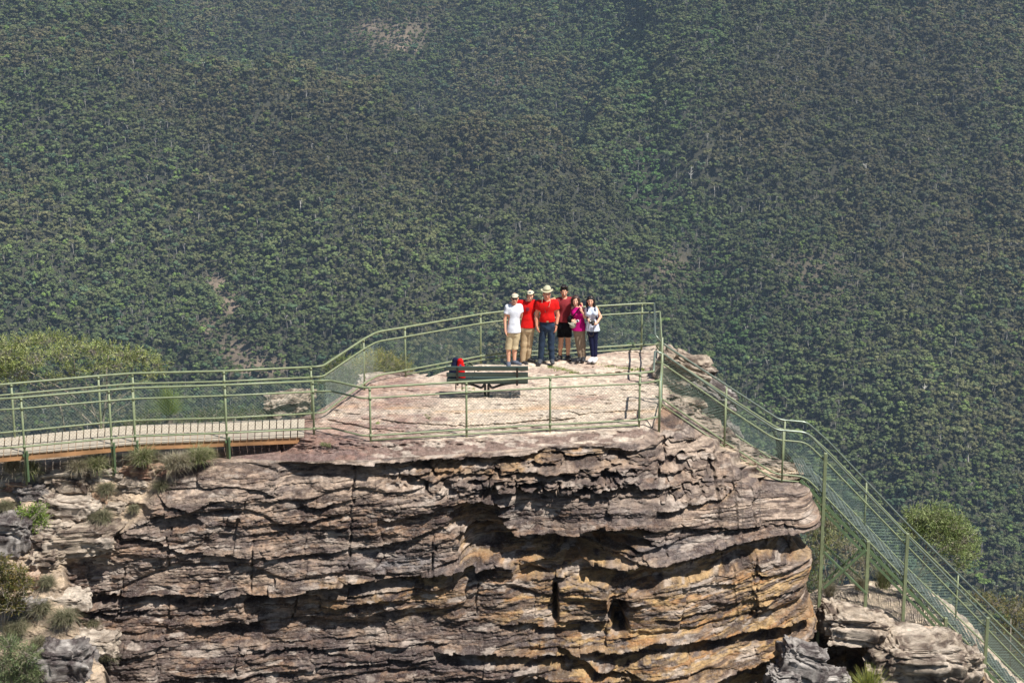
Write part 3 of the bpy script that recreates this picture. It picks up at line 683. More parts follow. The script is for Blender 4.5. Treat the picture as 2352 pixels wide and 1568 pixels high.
def splitline(pts, xs):
    """ground points of a top-rail pixel polyline at given pixel columns"""
    p = np.array(pts, float); return [gp(x, float(np.interp(x, p[:, 0], p[:, 1]))) for x in xs]
# near walkway + platform front share one pipe line; split at the walkway end
nearW = [(-70, 920), (48, 913), (249.5, 895.4), (304, 891), (516, 884), (721, 875)]
nearP = [(721, 875), (757, 873), (829, 889.5), (849, 889.7), (1071, 876.3), (1264, 866), (1470, 856.8), (1501, 852.5)]
farW = [(-70, 889), (25.6, 881), (225.6, 863), (304, 857), (514, 852), (714, 842.5)]
farP = [(714, 842.5), (741, 840.5), (835, 778.7), (866, 762), (930.5, 751.4), (1103.8, 721.3), (1156, 715), (1374, 703), (1475, 697), (1503, 697)]
def z0(P, z): return [np.array([p[0], p[1], z]) for p in P]
def railing(lab, line, posts, low=False, postz=-.05, extra=None, rough=False, wm='wire_near', mesh_break=None):
    P = [gp(*q) for q in line]; c = P[0]
    e = empty('safety_railing', P[len(P)//2], lab, 'railing', 'green pipe railings')
    rail('top_rail', z0(P, T), e, .0225); rail('middle_rail', z0(P, Z2), e, .018); rail('bottom_rail', z0(P, ZB), e, .018)
    if low:
        lo = [p for p, q in zip(P, line) if low[0]-1 <= q[0] <= low[1]+1]; rail('lowest_rail', z0(lo, ZL), e, .017)
    for x, zz in posts:
        p = splitline(line, [x])[0]; post(p, zz, T-.015, e)
    mb = MB(); xs = [q[0] for q in line]
    Q = roundpoly(P, .18, 3)
    for a, b in zip(Q[:-1], Q[1:]):
        if np.linalg.norm(b-a) > .03: meshpanel(mb, a, b, Z2, ZB, Z2, ZB)
    mb.build('wire_mesh', M[wm], e)
    return e
eA = railing('green pipe and mesh railing along the near side of the timber walkway', nearW, [(48, -.62), (249.5, -.62), (304, -.5), (516, -.5), (718, -.02)])
eB = railing('green pipe and mesh railing along the front rim of the rock platform', nearP, [(849, -.22), (1071, -.12), (1264, -.12), (1470, -.1)], low=(849, 1470))
eC = railing('green railing along the far side of the timber walkway, in front of the spreading tree', farW, [(25.6, -.5), (225.6, -.5), (304, -.5), (514, -.5), (714, -.02)], wm='wire')
eD = railing('green railing with slanted corner behind the group, along the back of the rock platform', farP, [(835, -.05), (930, -.14), (1103.8, -.1), (1290, -.1), (1475, -.03)], low=(930, 1475), wm='wire')
# channel straps that carry the walkway posts
for x in (48, 249.5, 304, 516):
    p = splitline(nearW, [x])[0]; mb = MB(); mb.box(p+np.array([.05, -.03, -.24]), (.035, .05, .62), bev=.004); mb.box(p+np.array([.02, 0, -.03]), (.11, .06, .05), bev=.004)
    mb.build('strap', M['paint_dark'], eA)
# corner returns on the right side: run in depth, then turn down the stairs
nc = gp(1501, 852.5); nx_ = G(1504.5, 806, T); fc = gp(1503, 697); fx_ = G(1505, 770, T)
# stair line: heights follow the image profile at a nearly constant distance
prof = pl([(1505, 0), (1523, -.04), (1667, -1.01), (1783, -1.76), (1853, -1.83), (1899, -2.26), (2352, -6.96), (2420, -7.66)])
yn, yf = float(nx_[1]), float(fx_[1])
def sp_(px, py, y): return GD(px, py, y)
nearS = [(1523, 812), (1667, 911.7), (1783, 987), (1853, 993), (1899, 1038.6), (2352, 1508), (2420, 1578)]
farS = [(1523, 790), (1669, 885), (1791, 964), (1853, 969), (1901, 1011.7), (2085, 1204), (2352, 1466), (2420, 1533)]
NS = [sp_(a, b, yn-.0) for a, b in nearS]; FS = [sp_(a, b, yf) for a, b in farS]
def down(P, dz): return [p-np.array([0, 0, dz]) for p in P]
def at_px(P, line, x):
    l = [q[0] for q in line]; return np.array([np.interp(x, l, [p[k] for p in P]) for k in range(3)])
def stair_railing(lab, corner, start, S, line, posts, wm):
    e = empty('stair_railing', S[2]-np.array([0, 0, T]), lab, 'railing', 'railings of the stairs')
    A = np.array([corner[0], corner[1], T]); B = np.array([start[0], start[1], T])
    rail('top_rail', [A, B]+S, e, .0225, 'steel', .12)
    o = np.array([.16, 0, 0])
    cs = np.array([corner[0], corner[1], 0])
    # second rail, set outside the first on the short return
    for nm, dz, ext in (('middle_rail', .215, 0), ('bottom_rail', .975, 0)):
        rail(nm, [A-[0, 0, dz], A+o*.9+[0, .12, -dz], B+o*.9-[0, .12, dz], B-[0, 0, dz]] + down(S, dz), e, .018)
    lowS = [p for p in down(S, 1.10)]
    rail('lowest_rail', lowS[0:4], e, .016)
    for x, z0_, z1_ in posts:
        p = at_px(S, line, x); mb = MB(); mb.tube([p-(0, 0, z0_), p-(0, 0, .01)], .0215, 9); mb.build('post', M['paint'], e, True)
    for q, ztop in (([(A+o*.9+[0, .1, 0], Z2+.02)] if start is nx_ else [])+[(B+o*.9-[0, .1, 0], T)]):
        mb = MB(); mb.tube([(q[0], q[1], -.22), (q[0], q[1], ztop-.02)], .026, 9); mb.build('post', M['paint'], e, True)
    mb = MB(); Q = roundpoly([p-[0, 0, T] for p in [A, A+o*.9+[0, .12, 0], B+o*.9-[0, .12, 0], B]], .1, 3)
    for a, b in zip(Q[:-1], Q[1:]):
        if np.linalg.norm(b-a) > .03: meshpanel(mb, a, b, Z2, ZB, Z2, ZB)
    Q = [p-[0, 0, T] for p in S]
    for a, b in zip(Q[:-1], Q[1:]):
        dz = b[2]-a[2]; a2 = a.copy(); b2 = b.copy(); b2[2] = a2[2] = 0
        meshpanel(mb, a2, b2, a[2]+Z2, a[2]+ZB, b[2]+Z2, b[2]+ZB, .066)
    mb.build('wire_mesh', M[wm], e); return e
eE = stair_railing('near side railing of the steep stairs, with polished hand rail', nc, nx_, NS, nearS, [(1667, 1.12, 0), (1800, 1.18, 0)], 'wire')
eF = stair_railing('far side railing of the steep stairs, behind the treads', fc, fx_, FS, farS, [(1669, 1.12, 0), (1803, 1.15, 0), (1990, 1.2, 0), (2200, 1.2, 0)], 'wire')
# ------------------------------------------------------------------ the metal stairs
st0 = at_px(NS, nearS, 1846)-[0, 0, 1.10]; e = empty('metal_stairs', st0, 'steep galvanised metal stairs with green stringers dropping from the landing', 'stairs')
a0 = at_px(NS, nearS, 1899)-[0, 0, 1.10]; b0 = at_px(NS, nearS, 2420)-[0, 0, 1.10]
dirn = (b0-a0)/np.linalg.norm(b0-a0)
tt0 = (st0[0]-a0[0])/dirn[0]; a0 = a0+dirn*tt0
Wd = yf-yn; upn = np.cross(dirn, (0, 1, 0)); upn = upn if upn[2] > 0 else -upn
for yy in (-.03, Wd+.03):
    o = np.array([0, yy, 0]); mb = MB(); mb.beam(a0+o-upn*.04, b0+o-upn*.04, .05, .06, upn)
    mb.beam(a0+o-upn*.16, b0+o-upn*.16, .05, .05, upn); mb.build('stringer', M['paint_dark'], e)
    mb = MB(); L = np.linalg.norm(b0-a0); n = int(L/.13)
    for i in range(n):
        p = a0+o+dirn*(i*.13); q = a0+o+dirn*((i+.5)*.13); r_ = a0+o+dirn*((i+1)*.13)
        mb.beam(p-upn*.05, q-upn*.15, .012, .012, (0, 1, 0)); mb.beam(q-upn*.15, r_-upn*.05, .012, .012, (0, 1, 0))
    mb.build('lattice', M['paint_dark'], e)
ntr = int((b0[0]-a0[0])/.183); rise = (a0[2]-b0[2])/ntr
for i in range(ntr):
    x = a0[0]+(i+.6)*.183; z = a0[2]-(i+.15)*rise+.01; mb = MB()
    for k in range(5): mb.box((x-.1+k*.05, yn+Wd/2, z), (.008, Wd-.06, .03))
    for k in range(14): mb.box((x, yn+.06+k*(Wd-.12)/13, z+.001), (.215, .007, .024))
    mb.box((x, yn+.012, z+.012), (.2, .008, .05)); mb.box((x, yf-.012, z+.012), (.2, .008, .05)); mb.box((x+.112, yn+Wd/2, z+.005), (.01, Wd-.07, .04))
    mb.build('tread', M['galv'], e)
def GX(px, py, y): return GD(px, py, y)
def strut(p, q, w=.07, nm='support_post'):
    mb = MB(); mb.beam(p, q, w, w*.8, (0, 1, .01), .006); return mb.build(nm, M['paint_dark'] if nm == 'brace' else M['paint'], e)
p1 = GX(1896.5, 1040, yn-.04); z1 = GX(1884, 1494, yn-.04)[2]; strut(p1, (p1[0], p1[1], z1))
for px, py0, py1, y in ((1890, 1230, 1470, yf+.05), (1994.5, 1242, 1409, yn-.04), (2085, 1224, 1459, yn-.04), (2173, 1417, 1471, yn-.04), (2269, 1417, 1568, yn-.04), (1996, 1250, 1405, yf+.05)):
    a = GX(px, py0, y); bb_ = GX(px, py1, y); strut(a, (a[0], a[1], bb_[2]))
strut(GX(1892, 1267, yn-.06), GX(1990, 1363, yn-.06), .05, 'brace'); strut(GX(1990, 1262, yn-.09), GX(1892, 1350, yn-.09), .05, 'brace')
strut(GX(1892, 1250, yf+.06), GX(1992, 1340, yf+.06), .05, 'brace'); strut(GX(1990, 1250, yf+.09), GX(1892, 1335, yf+.09), .05, 'brace')
# ------------------------------------------------------------------ walkway
wk = empty('timber_walkway', G(300, 960, 0), 'pale plank walkway on orange timber beams leading to the rock platform', 'walkway')
nl = [(-70, 920), (304, 891), (716, 875.5)]; fl = [(-70, 889), (304, 857), (716, 842.5)]
def deckpt(line, u):                      # u in pixel columns
    l = np.array(line, float); P = [gp(*q) for q in line]; return np.array([np.interp(u, l[:, 0], [p[k] for p in P]) for k in range(3)])
us = np.arange(-66, 712, 16.6)
for i, u in enumerate(us[:-1]):
    uf = u; mb = MB(); a = deckpt(nl, u+.0)+(0, -.05, 0); b = deckpt(nl, u+14.3)+(0, -.05, 0); c_ = deckpt(fl, u+14.3)+(0, .05, 0); d_ = deckpt(fl, u)+(0, .05, 0)
    g = random.Random(i).uniform(-.003, .003); t_ = .03+g
    vs = [(*p[:2], z) for z in (-.005, t_) for p in (a, b, c_, d_)]
    mb.add(vs, [(3, 2, 1, 0), (4, 5, 6, 7), (0, 1, 5, 4), (1, 2, 6, 5), (2, 3, 7, 6), (3, 0, 4, 7)]); mb.build('plank', M['plank'], wk)
for line, sg in ((nl, -1), (fl, 1)):
    P = [deckpt(line, u) for u in (-66, 48, 249, 304, 515, 690)]
    for p, q in zip(P[:-1], P[1:]):
        o = np.array([0, sg*.0, -.075]); dd = (q-p)/np.linalg.norm(q-p)
        mb = MB(); mb.beam(p+o+dd*.03, q+o-dd*.03, .05, .125, (0, 0, 1), .006); mb.build('beam', M['timber'], wk)
# ------------------------------------------------------------------ lower ledge on the right
NL1, NL2 = 520, 190
ul = np.linspace(1780, 2520, NL1)
lb = pl([(1780, 1372), (1880, 1350), (2000, 1334), (2120, 1345), (2180, 1385), (2240, 1440), (2300, 1520), (2360, 1575), (2520, 1690)])(ul)
lf = pl([(1780, 1430), (1880, 1398), (1940, 1402), (2050, 1427), (2090, 1466), (2180, 1480), (2235, 1500), (2290, 1590), (2380, 1680), (2520, 1800)])(ul)+5*(fb(ul/22, ul*0, 3, 201)-.5)*2
tq = np.linspace(0, 1, 90); LPY = lb[None]+(lf-lb)[None]*tq[:, None]; LPX = np.repeat(ul[None], 90, 0)
LY = 39.6-2.5*tq[:, None]+0*LPX-.15*(fb(LPX/60, LPY/20, 3, 202)-.5)
LT = GD(LPX, LPY, LY); LT[..., 2] += .16*(fb(LPX/28, LPY/9, 4, 203)-.5)
LFY = lf[None]+np.linspace(0, 1, NL2)[:, None]*(lf*0+320)[None]; LFX = np.repeat(ul[None], NL2, 0)
s_ = LFY+.04*LFX; q1, _, _ = bed(LFX, s_, 46, 24, 150); q2, _, _ = bed(LFX, s_, 15, 25, 70)
DD = .5*q1+.2*q2+.06*(fb(LFX/8, LFY/5, 3, 204)-.5)+.9*(fb(LFX/90, LFY/70, 2, 205)-.5)
DD = DD*sst(0, .05, np.linspace(0, 1, NL2))[:, None]
DD = DD-1.1*np.exp(-((LFX-1925)/70)**4-((LFY-1490)/60)**4)
FY_ = 37.1-.001*(LFY-lf[None]); FL = GD(LFX, LFY, FY_); FL[..., 1] -= DD
BK = np.stack([LT[0]+np.array([0, .3*k, -.6*k]) for k in range(8, 0, -1)])
AL = np.concatenate([BK, LT, FL[1:]]); PXa = np.concatenate([np.repeat(ul[None], 8, 0), LPX, LFX[1:]]); PYa = np.concatenate([np.repeat(lb[None], 8, 0), LPY, LFY[1:]])
istop = np.concatenate([np.ones(8+88), np.zeros(NL2+1)])[:, None]+0*PXa
cc = rockcols(PXa, PYa, PYa, None, [0, 0, 0, 0, 0*PXa, 0], 0*PXa)
cc = mixc(cc, (.12, .095, .085), .5*sst(.4, .6, fb(PXa/60, PYa/30, 3, 207)))
soil = mixc((.60, .49, .37), (.36, .30, .25), sst(.4, .65, fb(PXa/30, PYa/9, 4, 206)))
cc = mixc(cc, soil, istop*.92)
kk = np.arange(1, 31)[:, None]; EX2 = np.repeat(AL[-1:], 30, 0); EX2[..., 2] -= kk*.32; EX2[..., 1] -= .9*(fb(np.arange(NL1)[None, :]/50, kk/2, 4, 112)-.5)*sst(0, 6, kk)
AL = np.concatenate([AL, EX2]); cc = np.concatenate([cc, np.repeat(cc[-1:], 30, 0)*(.7+.6*fb(np.arange(NL1)[None, :]/30, kk/2, 4, 113))[..., None]])
lo = mesh_np('rock_ledge', AL.reshape(-1, 3), sheet_faces(AL.shape[0], NL1)[:, ::-1], M['rock'], smooth=True, cols=cc.reshape(-1, 3)); tag(lo, kind='structure')
# ------------------------------------------------------------------ boulders
def cubesphere(n):
    a = np.linspace(-1, 1, n); a = np.tan(a*np.pi/4); U, Vv = np.meshgrid(a, a); Z = np.ones_like(U); out = []; fs = []
    for k, (p, fl) in enumerate((((U, Vv, Z), 0), ((U, Vv, -Z), 1), ((U, Z, Vv), 1), ((U, -Z, Vv), 0), ((Z, U, Vv), 0), ((-Z, U, Vv), 1))):
        v = np.stack(p, -1).reshape(-1, 3); out.append(v/np.linalg.norm(v, axis=1)[:, None]); fs.append(sheet_faces(n, n, bool(fl))+k*n*n)
    return np.concatenate(out), np.concatenate(fs)
CSV, CSF = cubesphere(46)
def boulder(px, py, y, r, lab, seed, colr=0, tilt=0, rz=0, grp='loose boulders', name='boulder', strat=.12, pw=.5, beds=.22):
    c = GD(px, py, y); v = np.sign(CSV)*np.abs(CSV)**pw; v = v/np.max(np.abs(v), axis=1)[:, None]**.4
    rg = np.random.default_rng(seed); r = np.array(r)
    q = CSV*2.2+rg.uniform(0, 50, 3)
    n = (vn3(*(q*.9).T, seed)-.5)*.5+(vn3(*(q*2.3).T, seed+1)-.5)*.24+(vn3(*(q*6).T, seed+2)-.5)*.12
    w = v*r*.86*(1+n)[:, None]
    bz = (w[:, 2]+.2*w[:, 0]*rg.uniform(-1, 1)+.05*n)/beds; i = np.floor(bz); f = bz-i
    lay = (hash1(i.astype(np.int64), 1, seed)-.5)*.8+np.clip(1-(2*f-1)**4, 0, 1)*.5-.25
    rad = w[:, :2]/np.maximum(np.linalg.norm(w[:, :2], axis=1), 1e-6)[:, None]
    w[:, :2] += rad*lay[:, None]*1.5*strat*r[:2].mean()*np.clip(1.3-np.abs(CSV[:, 2:]), 0, 1)
    w = w+CSV*(vn3(*(w*14+30).T, seed+5)-.5)[:, None]*.09
    mt = np.array(Matrix.Rotation(rz, 3, 'Z')@Matrix.Rotation(tilt, 3, 'Y')); w = w@mt.T
    n1 = vn3(*(w*1.7+seed).T, 3); n2 = vn3(*(w*6+seed).T, 4)*.6+vn3(*(w*15+seed).T, 6)*.4
    pal = [((.13, .095, .075), (.42, .34, .26), (.56, .48, .40)), ((.07, .055, .055), (.25, .225, .21), (.54, .50, .46)), ((.30, .17, .12), (.46, .30, .2), (.62, .50, .40)), ((.26, .21, .165), (.48, .40, .32), (.62, .54, .45))][colr]
    co_ = mixc(pal[0], pal[1], sst(.3, .6, n2)); co_ = mixc(co_, pal[2], .8*sst(.5, .7, n1*.5+n2*.5)*(.5+.5*np.clip(CSV[:, 2], 0, 1)*0+.3))
    o = mesh_np(name, w+c, CSF, M['rock'], smooth=True, cols=co_, origin=c); tag(o, lab, 'boulder', grp); return o
BL = [(30, 1096, .42, .3, .13, 'small flat brown slab at the left edge below the walkway', 0), (150, 1084, .62, .4, .17, 'long pale block with a sandy top under the walkway', 3), (252, 1084, .42, .35, .17, 'squared tan block between two grass tussocks under the walkway', 3), (335, 1077, .46, .35, .16, 'reddish overhanging block at the top of the sandy gully', 2),
 (74, 1128, .36, .3, .16, 'grey wedge shaped boulder below the long pale block', 1), (163, 1112, .42, .3, .19, 'rounded brown boulder right of the grey wedge shaped boulder', 0), (165, 1160, .60, .4, .24, 'broad brown boulder with a dark hollow, above the grassy gully', 0),
 (18, 1238, .60, .5, .52, 'tall grey cracked block at the left edge of the photo', 1), (180, 1234, .84, .5, .26, 'wide grey boulder under the bright green shrub', 0), (235, 1272, .42, .3, .15, 'small pale grey slab below the wide grey boulder', 3),
 (345, 1274, .38, .3, .20, 'pale angular rock wedged in the cliff joint', 3), (150, 1525, .55, .45, .48, 'big grey block at the bottom left beside the feathery shrub', 1), (280, 1545, .55, .4, .30, 'pale sloping boulder at the bottom left foot of the cliff', 3), (205, 1425, .24, .2, .12, 'small cream stone in the middle of the sandy gully', 3),
 (60, 1330, .3, .25, .15, 'brown stone beside the dark olive shrub', 2), (232, 1140, .16, .14, .09, 'small reddish stone in the top of the gully', 2), (268, 1165, .2, .15, .1, 'small tan stone below the reddish one', 3),
 (120, 1205, .45, .35, .12, 'flat tan ledge stone under the broad brown boulder', 3), (60, 1395, .4, .3, .18, 'grey block behind the green tussock on the lower gully', 1), (150, 1375, .5, .35, .16, 'pale ledge rock above the largest drooping tussock', 3), (215, 1475, .42, .3, .2, 'cream boulder right of the big grey block', 3), (110, 1280, .36, .3, .16, 'brown ledge rock between the grey block and the olive shrub', 0), (310, 1112, .3, .25, .12, 'small sandy block in the top of the gully, under the widest tussock', 3), (45, 1115, .3, .25, .1, 'thin brown slab resting on the left end of the grey wedge', 2)]
for i, (px, py, a, b, c_, lab, cr) in enumerate(BL):
    boulder(px, py, float(Y0(np.array(float(px)), np.array(float(py))))-.05*(i > 10)+.06, (a, b, c_), lab, 300+i, cr, tilt=random.Random(i).uniform(-.12, .12))
BR = [(1962, 1436, 36.6, (.72, .6, .34), 'dark grey layered boulder beside the foot of the tall support post', 0, .12), (2100, 1505, 36.2, (.95, .8, .46), 'brown rounded boulder at the bottom right, under the stairs', 0, .05), (2040, 1545, 35.9, (.6, .5, .3), 'lower brown boulder behind the yellow green grass tree', 0, 0), (1842, 1524, 34.6, (.50, .45, .42), 'knobbly dark boulder speckled with white lichen at the foot of the cliff', 1, .3),
 (2190, 1535, 36.6, (.55, .6, .5), 'dark boulder at the bottom right, left of the last stair post', 0, 0), (1800, 1560, 34.3, (.35, .4, .25), 'small dark boulder below the lichen speckled one', 1, 0), (1905, 1560, 35.2, (.4, .4, .22), 'half hidden flat boulder in the shaded gap', 1, 0), (2150, 1462, 36.9, (.42, .35, .14), 'reddish brown slab on the ledge between the stair posts', 2, .1), (1905, 1385, 38.2, (.3, .3, .1), 'flat pale stone at the left end of the soil ledge', 3, 0)]
for i, (px, py, y, r, lab, cr, tl) in enumerate(BR): boulder(px, py, y, r, lab, 330+i, cr, tl, grp='boulders below the stairs', strat=.2, beds=.14, pw=.45)
OC = [(1568, 862, 39.5, (.64, .7, .52), 'pale lichen crusted outcrop behind the top of the stairs', 0, .35), (1612, 925, 39.5, (.62, .7, .62), 'dark pitted outcrop lower down behind the stair railing', 1, .5), (1660, 1000, 39.4, (.42, .4, .36), 'dark broken rock behind the middle of the stair railing', 1, .6), (1700, 1040, 39.3, (.5, .4, .22), 'brown rock lip behind the lower stone steps', 0, .45), (1765, 1070, 39.1, (.42, .3, .12), 'thin tan rock slab behind the landing post', 3, .3), (1568, 940, 39.0, (.45, .5, .4), 'grey rock wall directly behind the first stair rails', 0, .2)]
for i, (px, py, y, r, lab, cr, tl) in enumerate(OC): boulder(px, py, y, r, lab, 350+i, cr, tl, grp='rocks behind the stairs', name='rock_outcrop', strat=.2)
boulder(662, 925, 41.6, (.62, .5, .24), 'grey ridged rock dome rising behind the end of the walkway', 370, 0, -.25, name='rock_outcrop', grp=None, strat=.1)
boulder(900, 885, 41.0, (.9, .5, .2), 'low brown rock behind the slanted railing corner', 371, 0, 0, name='rock_outcrop', grp=None)
# ------------------------------------------------------------------ plants
def blades(mb, base, n, L, wd, spread, r, cols, droop=.5, up=.6, stiff=False, r0=.05, dirn=None):
    b = np.array(base, float); segs = 2 if stiff else 4
    a = r.uniform(0, 2*np.pi, n); tl = np.abs(r.normal(0, spread, n)) if not stiff else r.uniform(0, spread, n)
    ln = L*r.uniform(.55, 1.1, n); o = r.normal(0, r0, (n, 2))
    h = np.stack([np.cos(a), np.sin(a)], 1); pts = []
    ang = tl.copy(); p = np.concatenate([b[:2]+o, np.full((n, 1), b[2])], 1); pts.append(p)
    for k in range(segs):
        d = np.concatenate([h*np.sin(ang)[:, None], np.cos(ang)[:, None]], 1)
        if dirn is not None: d = d+np.array(dirn)*.3*(k+1)/segs
        p = p+d*(ln/segs)[:, None]; pts.append(p); ang = ang+droop*(.5+r.uniform(0, 1, n))/segs*(1 if not stiff else .2)
    side = np.stack([-h[:, 1], h[:, 0], 0*a], 1); th = r.uniform(0, np.pi, n)
    side = side*np.cos(th)[:, None]+np.array([1, 0, 0])*np.sin(th)[:, None]
    V = []; 
    for k, p in enumerate(pts):
        w = wd*(1-k/segs)**.7*.5+.0008; V += [p-side*w, p+side*w]
    V = np.stack(V, 1); m = V.shape[1]; F = []
    base_i = np.arange(n)[:, None]*m
    for k in range(segs): F.append(np.concatenate([base_i+2*k, base_i+2*k+1, base_i+2*k+3, base_i+2*k+2], 1))
    ci = r.integers(0, len(cols), n); cl = np.array(cols)[ci]*r.uniform(.75, 1.25, (n, 1))
    mb.add(V.reshape(-1, 3), np.concatenate(F)); mb.C.append(np.repeat(cl, m, 0))
GRN = [(.20, .22, .09), (.30, .29, .16), (.42, .38, .25), (.14, .18, .06)]; DRY = [(.40, .34, .24), (.30, .26, .18), (.20, .20, .11), (.46, .41, .31)]; BRT = [(.22, .30, .06), (.16, .26, .05), (.32, .36, .10)]
def tussock(px, py, y, size, lab, seed, cols=GRN, n=420, droop=1.5, spread=.5, dirn=None):
    p = GD(px, py, y); r = np.random.default_rng(seed); mb = MB()
    blades(mb, p-(0, 0, .03), n, size, .0055, spread, r, cols, droop, r0=size*.13, dirn=dirn)
    o = mb.build('grass_tussock', M['leaf'], origin=p); tag(o, lab, 'grass tussock', 'grass tussocks on the rock'); return o
def ty(px, py): return float(Y0(np.array(float(px)), np.array(float(py))))-.12
TS = [(28, 1080, .42, DRY, 'large grey tussock left of the first walkway post'), (72, 1083, .34, GRN, 'greener tussock right of the first walkway post'), (180, 1078, .40, DRY, 'pale tussock between the dark gap and the second post'), (222, 1072, .42, GRN, 'green tussock at the foot of the second walkway post'), (328, 1060, .50, GRN, 'widest tussock, under the third walkway post'), (398, 1073, .42, DRY, 'dry tussock right of the widest one'), (418, 1066, .34, DRY, 'thin straw tussock above the sandy gully'), (455, 1058, .44, GRN, 'upright green tussock at the right end, near the last post'), (478, 1050, .26, GRN, 'small tussock beside the purple slab'),
 (245, 1125, .36, DRY, 'dark brown tussock hanging over the squared tan block'), (372, 1118, .34, GRN, 'tussock against the left edge of the cliff'), (236, 1190, .42, GRN, 'grey green tussock in the middle of the gully'), (308, 1168, .22, DRY, 'little dry tussock on the gully sand'), (14, 1165, .34, DRY, 'tussock at the left edge above the tall grey block'), (172, 1300, .28, DRY, 'small brown tussock below the pale grey slab'), (108, 1338, .34, DRY, 'straggly brown tussock beside the dark olive shrub'),
 (95, 1400, .45, DRY, 'long drooping tussock on the lower gully'), (150, 1425, .55, GRN, 'largest drooping tussock of the lower gully'), (40, 1448, .5, GRN, 'green tussock above the feathery shrub'), (238, 1510, .52, GRN, 'tussock in front of the lower cliff face'), (90, 1480, .36, DRY, 'tussock above the big grey block'), (215, 1430, .3, DRY, 'dry tussock left of the lower cliff face')]
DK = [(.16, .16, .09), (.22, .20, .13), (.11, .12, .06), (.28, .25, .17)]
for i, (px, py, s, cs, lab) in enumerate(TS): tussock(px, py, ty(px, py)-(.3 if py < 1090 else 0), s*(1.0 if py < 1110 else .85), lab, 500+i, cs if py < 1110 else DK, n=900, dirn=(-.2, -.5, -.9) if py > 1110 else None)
for i, (px, py, y, s, lab, cs) in enumerate(((2030, 1345, 38.9, .55, 'round grey green tussock behind the soil ledge', GRN), (1975, 1350, 38.6, .35, 'low dry tussock left of the round one on the soil ledge', DRY), (2085, 1352, 38.8, .4, 'green tussock on the back of the soil ledge, right of the second post', GRN), (1905, 1362, 38.4, .35, 'dull tussock behind the tall support posts', DRY))):
    tussock(px, py, y, s, lab, 540+i, cs, 500, .7, .5)
def grasstree(px, py, y, L, lab, seed, cols, n=700, up=0):
    p = GD(px, py, y); e = empty('grass_tree', p, lab, 'grass tree'); r = np.random.default_rng(seed); mb = MB()
    blades(mb, p, n, L, .007, 1.35, r, cols, .25, stiff=True, r0=.04); mb.build('leaves', M['leaf'], e)
    mb = MB(); mb.tube([p-(0, 0, .35), p-(0, 0, .15), p+(0, 0, .02)], .10, 10, r1=.08); mb.build('stump', M['bark'], e)
grasstree(388, 952, 43.0, .74, 'bright green spiky grass tree behind the walkway', 600, BRT+[(.12, .18, .05)])
grasstree(1995, 1592, 34.6, .62, 'yellow green spiky grass tree at the bottom edge', 601, [(.36, .36, .08), (.22, .26, .05), (.14, .16, .04)], 500)
def leafcloud(mb, c, rad, n, r, cols, L=.085, w=.013, shell=.6, upb=.3, twigs=None):
    """many narrow leaves on short twigs inside an ellipsoid; c, rad in metres"""
    nt = max(3, n//9); d = r.normal(size=(nt, 3)); d /= np.linalg.norm(d, axis=1)[:, None]; q = (shell+(1-shell)*r.random((nt, 1)))
    q = q*(.8+.3*vn3(*(d*2.2+c[0]*3+20).T, 9))[:, None]
    tp = c+d*rad*q
    td = d+np.array([0, 0, upb])+r.normal(size=(nt, 3))*.35; td /= np.linalg.norm(td, axis=1)[:, None]
    if twigs is not None:
        for k in range(0, nt, 3): twigs.tube([tp[k]-td[k]*.28, tp[k]+td[k]*.05], .004, 3, False)
    P = np.repeat(tp, 9, 0)+np.repeat(td, 9, 0)*r.uniform(-.08, .10, (nt*9, 1)); N_ = len(P)
    ld = np.repeat(td, 9, 0)+r.normal(size=(N_, 3))*.55; ld /= np.linalg.norm(ld, axis=1)[:, None]
    sd = np.cross(ld, r.normal(size=(N_, 3))); sd /= np.linalg.norm(sd, axis=1)[:, None]
    l = L*r.uniform(.6, 1.2, (N_, 1)); ww = w*r.uniform(.7, 1.3, (N_, 1))
    V = np.stack([P, P+ld*l*.45-sd*ww/2, P+ld*l, P+ld*l*.45+sd*ww/2], 1).reshape(-1, 3)
    cl = np.array(cols)[r.integers(0, len(cols), nt)]*r.uniform(.75, 1.3, (nt, 1)); cl = np.repeat(np.repeat(cl, 9, 0)*r.uniform(.85, 1.15, (N_, 1)), 4, 0)
    mb.add(V, np.arange(N_*4).reshape(-1, 4)); mb.C.append(cl)
OLV = [(.25, .30, .09), (.18, .23, .075), (.34, .37, .16), (.13, .17, .055)]
def bush(name, lab, cat, y, puffs, stems, cols, seed, dens=1., L=.085, w=.014, bark='bark', shell=.4, grp=None, jy=.5, base=None, upb=.3):
    b = GD(*(base or stems[0][0][:2]), y) if stems or base else GD(puffs[0][0], puffs[0][1], y)
    e = empty(name, b, lab, cat, grp); r = np.random.default_rng(seed); mb = MB(); sc = y*1.04/FPX; tw_ = MB()
    for (px, py, rx, rz) in puffs:
        c = GD(px, py, y+r.uniform(-jy, jy)); rr = np.array([rx*sc, max(rx*sc*.8, .15), rz*sc*1.05])
        leafcloud(mb, c, rr, int(dens*52000*rr[0]*rr[2]*.5*(rr[1]+.3)), r, cols, L, w, shell, upb, tw_)
    mb.build('crown', M['leaf'], e)
    for i, pts in enumerate(stems):
        st = MB(); r0 = pts[-1]; P = [GD(a, b_, y+k) for a, b_, k in pts[:-1]]; st.tube(roundpoly(P, .3, 3), r0, 6, r1=r0*.4); st.build('branch' if i else 'trunk', M[bark], e, True)
    if tw_.V: tag(tw_.build('twigs', M[bark], e, True), kind='stuff')
    return e
